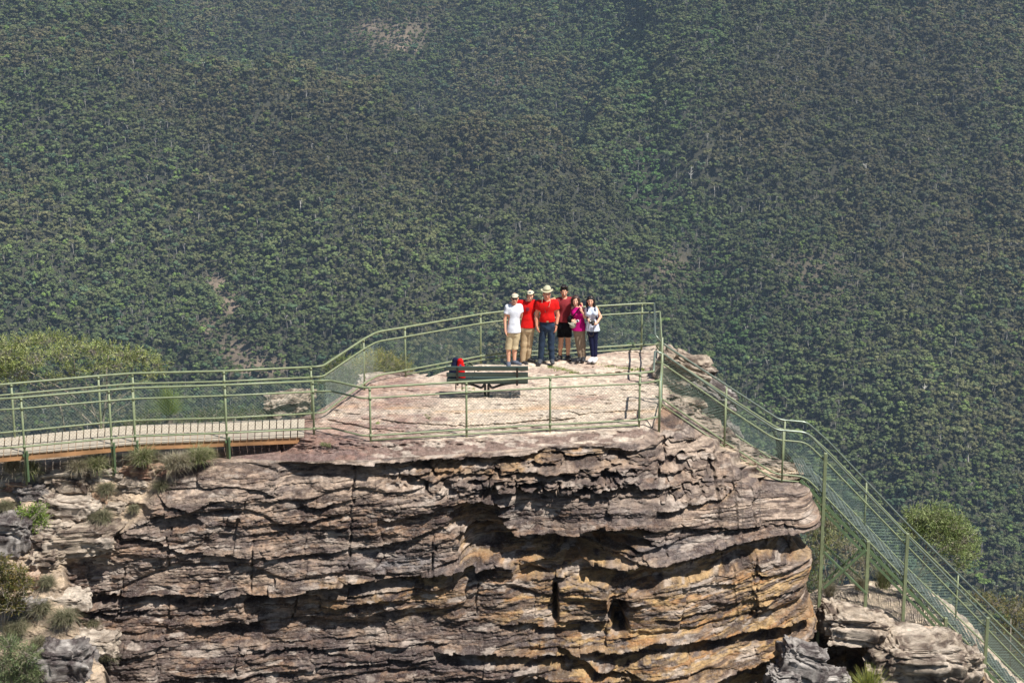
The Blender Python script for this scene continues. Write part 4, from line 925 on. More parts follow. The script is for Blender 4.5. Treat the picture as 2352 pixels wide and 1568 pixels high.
bush('tree', 'spreading flat topped tree with white branches behind the walkway', 'tree', 44.5,
 [(-40, 800, 60, 40), (15, 812, 55, 38), (60, 782, 46, 20), (115, 780, 55, 20), (75, 822, 50, 26), (-20, 850, 60, 32), (40, 858, 50, 26), (140, 812, 48, 26), (180, 788, 40, 14), (215, 805, 44, 22), (250, 798, 40, 18), (290, 812, 46, 22), (270, 838, 44, 20), (330, 822, 40, 22), (362, 838, 34, 22), (225, 842, 40, 18), (165, 850, 34, 18), (350, 862, 26, 10), (120, 868, 34, 14), (-60, 900, 40, 22)],
 [[(238, 1010, 0), (236, 950, 0), (255, 900, .1), (298, 862, .2), (318, 815, .2), .032], [(236, 960, 0), (246, 905, 0), (244, 850, 0), (250, 815, .1), .026], [(232, 1000, 0), (225, 960, 0), (180, 915, -.2), (120, 880, -.3), (60, 850, -.3), .03], [(238, 985, 0), (262, 945, 0), (300, 925, .1), (335, 905, 0), .016], [(228, 990, 0), (170, 935, .3), (90, 890, .3), (0, 850, .2), .028], [(240, 940, 0), (276, 915, .1), (340, 865, .2), .016], [(170, 860, -.3), (172, 825, -.3), (160, 795, -.3), .014], [(172, 830, -.3), (186, 805, -.3), .01], [(150, 1000, .2), (140, 930, .2), (100, 880, .1), (40, 850, 0), .026], [(228, 975, -.1), (205, 915, -.2), (196, 870, -.2), .018]], [(.34, .38, .12), (.25, .30, .10), (.45, .48, .21), (.14, .18, .06)], 700, .42)
bush('bush', 'rounded olive and yellow bush behind the slanted railing', 'bush', 42.3,
 [(862, 822, 36, 22), (890, 830, 34, 22), (840, 838, 34, 24), (920, 838, 26, 22), (880, 850, 50, 20), (940, 850, 18, 14)], [[(880, 905, 0), (878, 860, 0), .02], [(880, 900, 0), (900, 850, 0), .015], [(880, 900, 0), (850, 850, 0), .015]], [(.30, .28, .07), (.22, .23, .06), (.36, .32, .10), (.16, .18, .05)], 701, .9, .08, .012)
bush('bush', 'greener bush seen through the mesh, left of the olive bush', 'bush', 42.8,
 [(800, 835, 34, 24), (770, 852, 34, 26), (815, 860, 40, 26), (760, 878, 34, 20), (800, 885, 50, 20)], [[(795, 930, 0), (795, 870, 0), .02]], [(.17, .21, .07), (.12, .17, .06), (.24, .26, .12)], 702, .8, .07, .012)
bush('bush', 'low dark green bush behind the walkway, left of the rock dome', 'bush', 42.6,
 [(480, 955, 40, 16), (530, 952, 44, 18), (580, 950, 40, 16), (440, 962, 34, 14), (620, 950, 34, 12), (690, 945, 30, 9), (340, 962, 40, 18), (300, 975, 40, 16)], [[(540, 990, 0), (540, 960, 0), .02]], [(.09, .13, .05), (.13, .16, .06), (.07, .10, .04)], 703, .8, .07, .012)
bush('tree', 'dome shaped green tree standing beyond the stairs', 'tree', 42.0,
 [(2110, 1188, 40, 30), (2150, 1186, 44, 30), (2188, 1204, 42, 34), (2214, 1236, 36, 36), (2228, 1272, 26, 32), (2160, 1226, 50, 32), (2100, 1218, 38, 28), (2192, 1256, 42, 30), (2210, 1296, 20, 16)],
 [[(2100, 1345, 0), (2118, 1300, 0), (2160, 1262, .1), (2190, 1245, .1), .03], [(2118, 1300, 0), (2130, 1250, 0), (2120, 1215, 0), .022], [(2105, 1330, 0), (2160, 1295, 0), (2205, 1280, 0), .018], [(2125, 1290, 0), (2165, 1230, 0), .014], [(2112, 1310, 0), (2180, 1315, 0), (2215, 1312, 0), .01]], [(.25, .31, .11), (.18, .24, .08), (.33, .38, .17)], 704, .85, .085, .014)
bush('shrub', 'tall twiggy shrub between the cliff and the support post', 'shrub', 40.4,
 [(1880, 1170, 26, 30), (1905, 1200, 30, 30), (1870, 1215, 24, 30), (1890, 1250, 34, 30), (1925, 1240, 24, 26), (1870, 1290, 26, 24), (1960, 1200, 26, 22), (1855, 1150, 20, 20)],
 [[(1905, 1380, 0), (1895, 1300, 0), (1880, 1200, 0), .018], [(1910, 1380, 0), (1915, 1290, .1), (1935, 1200, .2), .016], [(1900, 1380, 0), (1870, 1320, .1), (1858, 1240, 0), .014], [(1915, 1380, 0), (1950, 1300, 0), (1965, 1220, 0), .014], [(1908, 1370, 0), (1925, 1330, 0), (1980, 1270, 0), .010], [(1902, 1370, -.1), (1888, 1330, -.1), (1915, 1240, -.1), .010], [(1895, 1370, .2), (1850, 1300, .2), (1862, 1190, .1), .012]], [(.27, .30, .11), (.18, .22, .08), (.36, .34, .18)], 705, .8, .07, .012, grp='shrubs beside the stairs')
bush('shrub', 'grey twiggy shrub framed by the crossed braces', 'shrub', 40.6,
 [(1950, 1260, 34, 26), (1985, 1290, 26, 24), (1955, 1310, 34, 24), (2010, 1265, 26, 20), (1915, 1320, 26, 22)],
 [[(1955, 1380, 0), (1950, 1300, 0), (1940, 1240, 0), .014], [(1960, 1380, 0), (1975, 1300, .1), (2000, 1250, .2), .014], [(1950, 1375, 0), (1925, 1310, .1), (1915, 1260, 0), .012], [(1962, 1370, 0), (1990, 1330, 0), (2022, 1280, 0), .010], [(1955, 1370, 0), (1965, 1320, 0), (1968, 1230, 0), .009]], [(.27, .27, .14), (.19, .20, .10), (.34, .31, .2)], 706, .6, .06, .01, grp='shrubs beside the stairs')
bush('shrub', 'green shrub at the foot of the tall support posts', 'shrub', 39.6,
 [(1870, 1330, 22, 24), (1895, 1345, 24, 16), (1856, 1350, 16, 14)], [[(1880, 1385, 0), (1878, 1340, 0), .014]], [(.15, .19, .06), (.11, .15, .05)], 707, .8, .07, .013, grp='shrubs beside the stairs')
bush('shrub', 'olive shrub at the right edge behind the lowest stairs', 'shrub', 41.0,
 [(2290, 1385, 30, 26), (2330, 1400, 34, 34), (2370, 1430, 34, 40), (2250, 1370, 26, 18), (2310, 1440, 34, 28), (2360, 1480, 34, 34)], [[(2320, 1530, 0), (2322, 1420, 0), .02]], [(.20, .19, .06), (.13, .14, .05), (.26, .22, .09)], 708, .6, .07, .013, grp='shrubs beside the stairs')
bush('shrub', 'bright green small leaved shrub growing from the rock joint', 'shrub', ty(80, 1200)-.12,
 [(60, 1178, 20, 13), (88, 1172, 20, 14), (74, 1196, 24, 16), (100, 1194, 15, 12), (82, 1212, 15, 9)], [[(92, 1262, 0), (82, 1225, 0), (74, 1190, 0), .014], [(84, 1230, 0), (95, 1190, 0), .008], [(150, 1290, .05), (130, 1262, 0), (92, 1225, 0), .01]], [(.20, .30, .05), (.14, .22, .04), (.26, .36, .08)], 709, 3.5, .045, .014, jy=.06, shell=.3)
bush('shrub', 'dark olive shrub with brown undersides at the left edge', 'shrub', ty(30, 1400)-.35,
 [(0, 1300, 28, 26), (40, 1318, 26, 18), (10, 1340, 34, 22), (55, 1345, 22, 18), (-10, 1380, 34, 26), (30, 1385, 28, 22)], [[(10, 1450, 0), (12, 1360, 0), .018], [(12, 1440, 0), (45, 1340, 0), .012], [(8, 1440, 0), (-15, 1310, 0), .012]], [(.15, .15, .04), (.10, .11, .035), (.22, .17, .05)], 710, 3., .06, .014, jy=.1)
bush('shrub', 'feathery grey green shrub in the bottom left corner', 'shrub', ty(40, 1500)-.5,
 [(20, 1480, 34, 18), (60, 1500, 36, 20), (10, 1520, 40, 24), (60, 1535, 40, 24), (90, 1545, 24, 18), (20, 1565, 50, 24)], [[(50, 1620, 0), (48, 1530, 0), .016]], [(.18, .23, .10), (.13, .18, .08), (.24, .28, .13)], 711, 2.5, .075, .008, jy=.12)
# scraps of moss and grass in the platform cracks
def moss(pts, lab, seed, n=260, cols=BRT):
    r = np.random.default_rng(seed); mb = MB(); p = np.array(pts, float); u = r.uniform(p[0, 0], p[-1, 0], n)
    for x in u:
        y_ = np.interp(x, p[:, 0], p[:, 1])+r.normal(0, 1.6); b = G(x, y_, 0.0)-(0, 0, .02); blades(mb, b, 5, .055, .006, .6, r, cols, .5, r0=.012)
    o = mb.build('grass_patch', M['leaf']); tag(o, lab, 'grass patch', kind='stuff')
moss([(1258, 842), (1290, 848), (1330, 856)], 'moss and grass in the crack in front of the hat man', 720)
moss([(1355, 834), (1400, 842), (1440, 847), (1480, 848)], 'moss and grass in the crack in front of the woman with the camera', 721)
moss([(975, 952), (990, 962)], 'small green tuft in the long crack of the platform', 722, 30, GRN); moss([(850, 985), (870, 970)], 'bright tuft beside the second front railing post', 723, 60, BRT); moss([(1060, 892), (1092, 894)], 'grass by the bench foot', 724, 60, BRT); moss([(735, 1018), (760, 1022)], 'tuft on the purple slab', 725, 60, GRN)
# ------------------------------------------------------------------ bench
bc = G(1118, 913, 0); by = float(bc[1])
e = empty('park_bench', bc, 'dark green slatted metal bench seen from behind on the rock platform', 'bench')
M['bench'] = mat('bench_slat', lin((66, 84, 80)), .35, .2, var=.1, scale=5); M['black'] = mat('black_steel', (.012, .012, .014), .4)
L_ = 1.72
bL = GD(1025, 841, by-.22); bR = GD(1213, 839, by-.20); ztop = float(bL[2]+bR[2])/2-.01; xm = (bL[0]+bR[0])/2; L_ = bR[0]-bL[0]
yb = by-.22
for z, h in ((ztop-.045, .10), (ztop-.19, .10), (ztop-.325, .10)):
    k = (ztop-z)
    mb = MB(); mb.box((xm, yb+k*.28, z), (L_, .032, h), np.array(Matrix.Rotation(R(14), 3, 'X')), .008); mb.build('back_slat', M['bench'], e)
for k in range(4):
    mb = MB(); mb.box((xm, yb+.17+k*.115, ztop-.40+.008*k), (L_, .10, .032), None, .008); mb.build('seat_slat', M['bench'], e)
for x in (xm-L_/2+.23, xm+L_/2-.23):
    mb = MB(); mb.beam((x, yb-.022, ztop-.03), (x, yb+.09, ztop-.43), .045, .02, (0, 1, 0), .004); mb.beam((x, yb+.08, ztop-.43), (x, yb+.56, ztop-.42), .045, .02, (0, 0, 1), .004)
    for z in (.045, .19, .325):
        for s in (-.012, .012): mb.tube([(x+s, yb-.035+z*.28, ztop-z-.02*s), (x+s, yb-.05+z*.28, ztop-z-.02*s)], .008, 6)
    mb.build('bracket', M['black'], e)
for s in (-1, 1):
    mb = MB(); c0 = np.array([bc[0], yb+.30, 0]); mb.tube(roundpoly([(xm+s*.62, yb+.32, ztop-.44), (xm+s*.34, yb+.31, ztop-.47), (c0[0]+s*.10, yb+.3, ztop-.56), (c0[0]+s*.035, yb+.3, .30), (c0[0]+s*.035, yb+.3, -.05)], .12, 5), .026, 10); mb.build('leg', M['black'], e, True)
mb = MB(); mb.box((bc[0], yb+.3, .0), (.26, .2, .02), None, .004); mb.build('foot_plate', M['black'], e)
# ------------------------------------------------------------------ soft shapes by distance field
def surface_nets(F, o, h):
    s = F < 0
    c = [F[i:F.shape[0]-1+i, j:F.shape[1]-1+j, k:F.shape[2]-1+k] for i in (0, 1) for j in (0, 1) for k in (0, 1)]
    n = sum((x < 0).astype(np.int8) for x in c); act = (n > 0) & (n < 8); idx = -np.ones(act.shape, np.int64); idx[act] = np.arange(act.sum())
    I = np.argwhere(act); vals = np.stack([x[act] for x in c], 1); cor = np.array([(i, j, k) for i in (0, 1) for j in (0, 1) for k in (0, 1)], float)
    acc = np.zeros((len(I), 3)); cnt = np.zeros(len(I))
    for a in range(8):
        for b in range(a+1, 8):
            if np.abs(cor[a]-cor[b]).sum() != 1: continue
            fa, fb_ = vals[:, a], vals[:, b]; m = (fa < 0) != (fb_ < 0); t = np.where(m, fa/(fa-fb_+1e-12), 0)
            acc += m[:, None]*(cor[a]+(cor[b]-cor[a])*t[:, None]); cnt += m
    V = (I+acc/cnt[:, None])*h+o; Q = []
    for ax in range(3):
        a1, a2 = [(1, 2), (2, 0), (0, 1)][ax]
        sl0 = [slice(1, -1)]*3; sl1 = [slice(1, -1)]*3; sl0[ax] = slice(0, -1); sl1[ax] = slice(1, None)
        A = s[tuple(sl0)]; B = s[tuple(sl1)]; ch = np.argwhere(A != B)
        if not len(ch): continue
        sg = A[tuple(ch.T)]; p = ch.copy(); p[:, a1] += 1; p[:, a2] += 1
        u = np.zeros(3, int); u[a1] = 1; w = np.zeros(3, int); w[a2] = 1
        q = np.stack([idx[tuple((p-d).T)] for d in (u+w, w, 0*u, u)], 1)
        q[~sg] = q[~sg][:, ::-1]; Q.append(q)
    Q = np.concatenate(Q); Q = Q[(Q >= 0).all(1)]; return V, Q
class Field:
    def __init__(s, lo, hi, h):
        s.h = h; s.o = np.array(lo, float); n = np.ceil((np.array(hi)-lo)/h).astype(int)+1; s.n = n; s.F = np.full(n, .5, np.float32)
        s.ax = [s.o[i]+np.arange(n[i])*h for i in range(3)]
    def _box(s, lo, hi):
        a = np.clip(np.floor((lo-s.o)/s.h).astype(int), 0, s.n-1); b = np.clip(np.ceil((hi-s.o)/s.h).astype(int)+1, 1, s.n); sl = tuple(slice(i, j) for i, j in zip(a, b))
        X = np.meshgrid(*[s.ax[i][a[i]:b[i]] for i in range(3)], indexing='ij'); return sl, np.stack(X, -1)
    def cap(s, p, q, r0, r1=None, k=.02, fl=1.0, sub=False):
        """tapered capsule; fl < 1 flattens it in depth"""
        p = np.array(p, float); q = np.array(q, float); r1 = r0 if r1 is None else r1; m = max(r0, r1)+k+s.h*3
        sl, X = s._box(np.minimum(p, q)-m, np.maximum(p, q)+m)
        if min(X.shape) == 0: return
        S = np.array([1, fl, 1]); X2 = (X-p)*1.0; d = (q-p)
        # flatten about the capsule axis
        L2 = d@d+1e-9; t = np.clip((X2@d)/L2, 0, 1); e_ = (X2-t[..., None]*d)/S; dist = np.linalg.norm(e_, axis=-1)-(r0+(r1-r0)*t); dist = dist*(1 if fl >= 1 else (fl+1)/2)
        s._mix(sl, dist, k, sub)
    def ell(s, c, r, k=.01, rot=None, sub=False):
        c = np.array(c, float); r = np.array(r, float); m = r.max()+k+s.h*3; sl, X = s._box(c-m, c+m)
        if min(X.shape) == 0: return
        Y = X-c
        if rot is not None: Y = Y@np.array(rot)
        a = np.linalg.norm(Y/r, axis=-1); b = np.linalg.norm(Y/(r*r), axis=-1)+1e-9; s._mix(sl, a*(a-1)/b, k, sub)
    def _mix(s, sl, d, k, sub):
        F = s.F[sl]; d = d.astype(np.float32)
        if sub: s.F[sl] = np.maximum(F, -d); return
        h = np.clip(.5+.5*(F-d)/k, 0, 1); s.F[sl] = F*(1-h)+d*h-k*h*(1-h)
    def cut(s, p, n):                       # keep the side the normal points away from
        X = np.meshgrid(*s.ax, indexing='ij'); n = np.array(n, float); n /= np.linalg.norm(n)
        d = sum((X[i]-p[i])*n[i] for i in range(3)).astype(np.float32); s.F = np.maximum(s.F, d)
    def wrinkle(s, a, f, seed):
        m = np.abs(s.F) < s.h*4+a; X = np.meshgrid(*s.ax, indexing='ij'); P = [X[i][m]*f[i] for i in range(3)]
        s.F[m] += ((vn3(*P, seed)-.5)*2*a).astype(np.float32)
    def mesh(s): 
        s.F[0] = s.F[-1] = .1; s.F[:, 0] = s.F[:, -1] = .1; s.F[:, :, 0] = s.F[:, :, -1] = .1
        return surface_nets(s.F, s.o, s.h)
def cloth(n, c, **k): return mat(n, lin(c) if max(c) > 1 else c, .85, var=.1, scale=14, bump=.2, bscale=60, spec=.2)
M['white_tee'] = cloth('white_tee', (226, 230, 240)); M['red'] = cloth('red_cotton', (206, 22, 20)); M['maroon'] = cloth('maroon_cotton', (146, 52, 58)); M['magenta'] = cloth('magenta_cloth', (178, 10, 110)); M['paleblue'] = cloth('pale_blue_cotton', (205, 212, 230))
M['khaki'] = cloth('khaki_cloth', (196, 180, 146)); M['tan'] = cloth('tan_cloth', (182, 160, 128)); M['jean'] = cloth('dark_denim', (44, 58, 78)); M['blackc'] = cloth('black_cloth', (14, 15, 20)); M['taupe'] = cloth('taupe_cloth', (140, 122, 104)); M['navy'] = cloth('navy_cloth', (24, 28, 58))
M['capw'] = cloth('cap_cloth', (196, 190, 168)); M['hatc'] = cloth('hat_cloth', (190, 185, 158)); M['hair_d'] = mat('dark_hair', (.012, .008, .007), .5, var=.3, scale=40); M['hair_b'] = mat('brown_hair', (.045, .02, .013), .5, var=.3, scale=40)
M['shoe_g'] = mat('grey_shoe', (.06, .065, .075), .7, var=.3, scale=30); M['shoe_b'] = mat('black_shoe', (.02, .02, .024), .6, var=.3, scale=30); M['shoe_w'] = mat('white_shoe', (.72, .73, .76), .6); M['slip'] = mat('blue_grey_shoe', (.085, .10, .14), .8)
M['plastic'] = mat('black_plastic', (.015, .015, .017), .3); M['glass'] = mat('dark_lens', (.01, .01, .012), .08); M['leather'] = mat('leather', (.04, .025, .018), .5); M['brass'] = mat('buckle_metal', (.45, .38, .22), .35, .8); M['cord'] = mat('cream_cord', (.55, .50, .38), .8); M['lightp'] = mat('light_plastic', (.7, .72, .75), .3); M['print'] = mat('dark_print', (.09, .02, .05), .8); M['blueprint'] = mat('blue_emblem', (.06, .08, .25), .8)
M['eye'] = mat('eye', (.02, .015, .012), .2); M['eyew'] = mat('eye_white', (.7, .68, .66), .3); M['lip'] = mat('lip', (.42, .13, .11), .5); M['teeth'] = mat('teeth', (.75, .72, .68), .3)
def skinmat(n, c):
    m = mat(n, c, .5, var=.08, scale=10, spec=.4); b = m.node_tree.nodes['Principled BSDF']; b.inputs['Subsurface Weight'].default_value = .08; b.inputs['Subsurface Radius'].default_value = (.02, .008, .004); b.inputs['Subsurface Scale'].default_value = 1; return m
SK1 = skinmat('skin_fair', lin((226, 172, 144))); SK2 = skinmat('skin_tan', lin((216, 160, 128))); SK3 = skinmat('skin_warm', lin((216, 150, 122)))
ZX, ZY = 1090.7, 620.0
class Fig:
    """one person; joints are given as (picture x, picture y, depth offset) at the person's own distance"""
    def __init__(s, y, foot, lab, skin, sex='m'):
        s.y = y; s.skin = skin; s.g = GD(ZX+foot[0]/6.829, ZY+foot[1]/6.829, y); s.e = empty('person', s.g, lab, 'person', 'family group posing on the platform'); s.sex = sex
    def J(s, x, yy, d=0.): return GD(ZX+x/6.829, ZY+yy/6.829, s.y+d)
def lerp(a, b, t): return np.array(a)*(1-t)+np.array(b)*t
def field_for(pts, m, h):
    P = np.array(pts); return Field(P.min(0)-m, P.max(0)+m, h)
def hand(F, wr, dirn, palmn, r=1.0, curl=.35, spread=1.0, thumb=1):
    """palm and five separate fingers"""
    d = np.array(dirn, float); d /= np.linalg.norm(d); n = np.array(palmn, float); n -= d*(n@d); n /= np.linalg.norm(n); w = np.cross(d, n)*thumb
    pc = wr+d*.045*r; F.cap(wr+d*.012, wr+d*.075*r-w*.018, .022*r, .017*r, .012); F.cap(wr+d*.012, wr+d*.078*r+w*.02, .022*r, .017*r, .012)
    for i, (o, L) in enumerate(((.030, .070), (.010, .080), (-.010, .074), (-.029, .058))):
        b = wr+d*.078*r+w*o*r; dd = d+w*(o*3*spread); dd /= np.linalg.norm(dd); p = b
        for k, f in enumerate((.42, .32, .26)):
            a = curl*(k+.4); q = p+(dd*math.cos(a)+n*math.sin(a))*L*f*r; F.cap(p, q, .0098*r-.0006*k, .0092*r-.0008*k, .003); p = q
    b = wr+d*.022*r+w*.030*r; t1_ = b+(d*.55+w*.65+n*.25)*.038*r; t2_ = t1_+(d*.85+w*.25+n*.3)*.034*r
    F.cap(b, t1_, .0135*r, .012*r, .008); F.cap(t1_, t2_, .0115*r, .0095*r, .004)
def head(F, c, fwd, r=1.0):
    """skull, jaw, nose, ears, brow and neck joint; c is the head centre; fwd the facing direction (unit, horizontal)"""
    f = np.array(fwd, float); x = np.array([-f[1], f[0], 0.]); x = x if x[0] > 0 else -x; z = np.array([0, 0, 1.]); rot = np.stack([x, f, z], 1)
    P = lambda a, b, c_: c+(x*a+f*b+z*c_)*r
    F.ell(P(0, -.012, .028), np.array([.076, .092, .092])*r, .01, rot); F.ell(P(0, .018, -.035), np.array([.060, .066, .080])*r, .03, rot); F.ell(P(0, .042, -.088), np.array([.030, .028, .022])*r, .02, rot)
    F.cap(P(0, .082, .004), P(0, .104, -.034), .009*r, .0135*r, .008); F.cap(P(-.035, .076, .024), P(.035, .076, .024), .011*r, .011*r, .012)
    for sx in (-1, 1): F.ell(P(sx*.078, -.005, -.008), np.array([.011, .02, .032])*r, .005, rot); F.ell(P(sx*.038, .062, -.032), np.array([.02, .016, .018])*r, .015, rot)
    for sx in (-1, 1): F.ell(P(sx*.031, .088, .003), np.array([.017, .012, .009])*r, 0.001, rot, sub=True)
    F.cap(P(-.018, .087, -.058), P(.018, .087, -.058), .0075*r, .0075*r, .004)
    return P, rot
def face_parts(fig, P, rot, par, r=1.0, shades=False, smile=True):
    for sx in (-1, 1):
        if not shades:
            mb = MB(); ball(mb, P(sx*.031, .076, .003), (.014*r, .008*r, .0075*r), 8); ey = mb.build('eye', M['eyew'], fig.e, True)
            mb = MB(); ball(mb, P(sx*.031, .083, .003), (.006*r, .004*r, .006*r), 6); mb.build('iris', M['eye'], ey, True)
        mb = MB(); mb.tube([P(sx*.014, .085, .019), P(sx*.032, .084, .025), P(sx*.050, .074, .020)], .0026*r, 5); mb.build('eyebrow', M['hair_d'], fig.e, True)
    mb = MB(); mb.tube([P(-.026, .082, -.053), P(-.012, .093, -.059), P(.012, .093, -.059), P(.026, .082, -.053)], .0062*r, 6); mo = mb.build('mouth', M['lip'], fig.e, True)
    if smile: mb = MB(); mb.tube([P(-.016, .0955, -.0565), P(0, .100, -.059), P(.016, .0955, -.0565)], .0042*r, 6); mb.build('teeth', M['teeth'], mo, True)
def ball(mb, c, r, n=10, rot=None, lo=-1.0, hi=1.0):
    a = np.linspace(math.asin(lo), math.asin(hi), n+1); b = np.arange(2*n)*np.pi/n; A, B = np.meshgrid(a, b, indexing='ij')
    v = np.stack([np.cos(A)*np.cos(B)*r[0], np.cos(A)*np.sin(B)*r[1], np.sin(A)*r[2]], -1).reshape(-1, 3)
    if rot is not None: v = v@np.array(rot).T
    f = [(i*2*n+j, i*2*n+(j+1) % (2*n), (i+1)*2*n+(j+1) % (2*n), (i+1)*2*n+j) for i in range(n) for j in range(2*n)]
    mb.add(v+np.array(c), f)
def build_person(fig, H, N, sh, elb, wr, hd, hips, knee, ank, toe, skin, hr=1.0, fwd=(0, -1, 0), build=1.0, hands=None, shades=False, smile=True, bust=False, open_calf=False):
    """body as one continuous surface"""
    J = fig.J; Hc = J(*H); Nk = J(*N); S = [J(*p) for p in sh]; E = [J(*p) for p in elb]; Wr = [J(*p) for p in wr]; HP = [J(*p) for p in hips]; K = [J(*p) for p in knee]; A = [J(*p) for p in ank]
    F = field_for([Hc]+S+E+Wr+HP+K+A+[fig.g], .24, .0085); b = build
    P, rot = head(F, Hc, fwd, hr)
    chest = lerp(S[0], S[1], .5)-[0, 0, .10]; pel = lerp(HP[0], HP[1], .5); waist = lerp(chest, pel, .55)
    F.cap(Hc+np.array([0, .015, -.06]), lerp(S[0], S[1], .5)+[0, .01, -.01], .054*b*hr, .062*b, .03)
    shw = np.linalg.norm((S[1]-S[0])[:2])/2
    for i in (0, 1): F.cap(lerp(S[0], S[1], .5)+[0, 0, .01], S[i]-[0, 0, .02], .062*b, .056*b, .04)
    F.cap(chest-[shw*.42, 0, 0], chest+[shw*.42, 0, 0], .118*b, .118*b, .05, .78); F.cap(chest, waist, .135*b, .118*b, .06, .75)
    F.cap(waist, pel+[0, 0, .03], .12*b, .13*b, .06, .8); F.cap(HP[0]+[0, 0, .02], HP[1]+[0, 0, .02], .09*b, .09*b, .05, .95)
    if bust:
        for sx in (-.07, .07): F.ell(chest+[sx, -.085, -.01], (.062, .055, .06), .03)
    for i in (0, 1):
        F.cap(S[i], E[i], .050*b, .040*b, .02); F.cap(E[i], Wr[i], .0385*b, .026*b, .015)
        F.cap(HP[i], K[i], .080*b, .054*b, .015); F.cap(K[i], lerp(K[i], A[i], .35)+[0, .012, 0], .052*b, .053*b, .02); F.cap(lerp(K[i], A[i], .3)+[0, .01, 0], A[i], .054*b, .036*b, .02)
        F.cap(A[i]-[0, -.01, .03], A[i]-[0, .02, .045], .032, .028, .02)
        d, n, cu, th = hd[i]; hand(F, Wr[i], d, n, .96*b, cu, 1, th)
    V, Q = F.mesh(); fig.body = mesh_np('body', V, Q, skin, fig.e, True)
    face_parts(fig, P, rot, None, hr, shades, smile)
    fig.P = P; fig.rot = rot; fig.pts = dict(H=Hc, N=Nk, S=S, E=E, W=Wr, HP=HP, K=K, A=A, chest=chest, pel=pel, waist=waist, shw=shw, b=b, hr=hr); fig.toe = [J(*t) for t in toe]
def shirt(fig, m, hem, sleeve=.5, name='shirt', flare=.03, sleeveless=False, bust=False, belly=0, collar=.02, seed=1):
    p = fig.pts; b = p['b']; S, E = p['S'], p['E']; chest, pel, waist, shw = p['chest'], p['pel'], p['waist'], p['shw']
    se = [lerp(S[i], E[i], sleeve) for i in (0, 1)]; F = field_for(S+se+[pel-[0, 0, .15]], .24, .0085); hz_ = fig.J(0, hem)[2]; g = .014
    mid = lerp(S[0], S[1], .5)
    for i in (0, 1): F.cap(mid+[0, 0, .012], S[i]-[0, 0, .02], .064*b+g*.7, (.058*b+g*.7) if not sleeveless else .045, .04)
    F.cap(chest-[shw*.42, 0, 0], chest+[shw*.42, 0, 0], .118*b+g, .118*b+g, .05, .78); F.cap(chest, waist, .137*b+g, .125*b+g, .06, .78)
    bot = np.array([pel[0], pel[1], hz_-.03]); F.cap(waist, bot, .128*b+g+belly, .130*b+g+flare, .05, .85)
    F.cap(lerp(waist, bot, .5)-[.03, 0, 0], lerp(waist, bot, .9)+[-.04, 0, 0], .118*b+g, .118*b+g+flare*.5, .04, .9); F.cap(lerp(waist, bot, .5)+[.03, 0, 0], lerp(waist, bot, .9)+[.04, 0, 0], .118*b+g, .118*b+g+flare*.5, .04, .9)
    if bust:
        for sx in (-.07, .07): F.ell(chest+[sx, -.085, -.01], (.066, .064, .066), .03)
    if not sleeveless:
        for i in (0, 1): F.cap(S[i], se[i]+(se[i]-S[i])*.2, .058*b+g*.6, .056*b+g*1.3, .03)
    F.wrinkle(.007, (13, 13, 7), seed)
    if not sleeveless:
        X = np.meshgrid(*F.ax, indexing='ij')
        for i in (0, 1):
            d = (E[i]-S[i])/np.linalg.norm(E[i]-S[i]); far = sum((X[k]-se[i][k])*d[k] for k in range(3)); rad = np.sqrt(np.maximum(sum((X[k]-se[i][k])**2 for k in range(3))-far**2, 0))
            F.F = np.where((rad < .105), np.maximum(F.F, far.astype(np.float32)), F.F)
    F.cut((0, 0, hz_), (0, 0, -1))
    n = mid+[0, -.01, .075+collar]; F.ell(n+np.array([0, -.03, .0]), (.072, .085, .062), .001, sub=True)
    V, Q = F.mesh(); return mesh_np(name, V, Q, m, fig.e, True)
def trousers(fig, m, legto, name='trousers', loose=.018, waistz=None, seed=5, knee_bag=.0):
    p = fig.pts; b = p['b']; HP, K, A = p['HP'], p['K'], p['A']; pel, waist = p['pel'], p['waist']; F = field_for(HP+K+A, .22, .0085)
    F.cap(pel+[0, 0, .12], pel, .122*b+.008, .128*b+.012, .05, .85); F.cap(HP[0]+[0, 0, .03], HP[1]+[0, 0, .03], .086*b+.010, .086*b+.010, .03)
    for i in (0, 1):
        F.cap(HP[i], K[i], .080*b+loose*.55, .055*b+loose*.85, .012); F.cap(K[i], lerp(K[i], A[i], 1.08), .055*b+loose*.85, .042*b+loose, .008)
    F.wrinkle(.009 if loose > .01 else .003, (10, 10, 13), seed); F.cut((0, 0, (waistz if waistz is not None else waist[2]-.02)), (0, 0, 1)); F.cut((0, 0, fig.J(0, legto)[2]), (0, 0, -1))
    V, Q = F.mesh(); return mesh_np(name, V, Q, m, fig.e, True)
def shoes(fig, m, socks=None, turn=((0, -1), (0, -1)), sole=None):
    for i in (0, 1):
        a = fig.pts['A'][i]; t = fig.toe[i]; F = field_for([a, t], .16, .006); d = t-a; d[2] = 0; L = max(np.linalg.norm(d), .02); u = np.array([turn[i][0], turn[i][1], 0.]); u /= np.linalg.norm(u)
        z = a[2]-.085; h = a.copy(); h[2] = z+.045; h -= u*.03; f = h+u*.165; f[2] = z+.035
        F.cap(h, h+u*.08+[0, 0, .006], .048, .050, .02); F.cap(h+u*.06, f+u*.02, .050, .043, .02); F.cap(h+[0, 0, .0], a+[0, 0, -.015], .042, .044, .02); F.cut((0, 0, z), (0, 0, -1))
        V, Q = F.mesh(); s = mesh_np('shoe', V, Q, m, fig.e, True)
        if sole:
            mb = MB(); mb.tube([h-u*.02+[0, 0, -.033], h+u*.1+[0, 0, -.033], f+[0, 0, -.026]], .041, 10); V = mb.V[0]; V[:, 2] = z+(V[:, 2]-V[:, 2].mean())*.28+.006; mb.build('sole', sole, s, True)
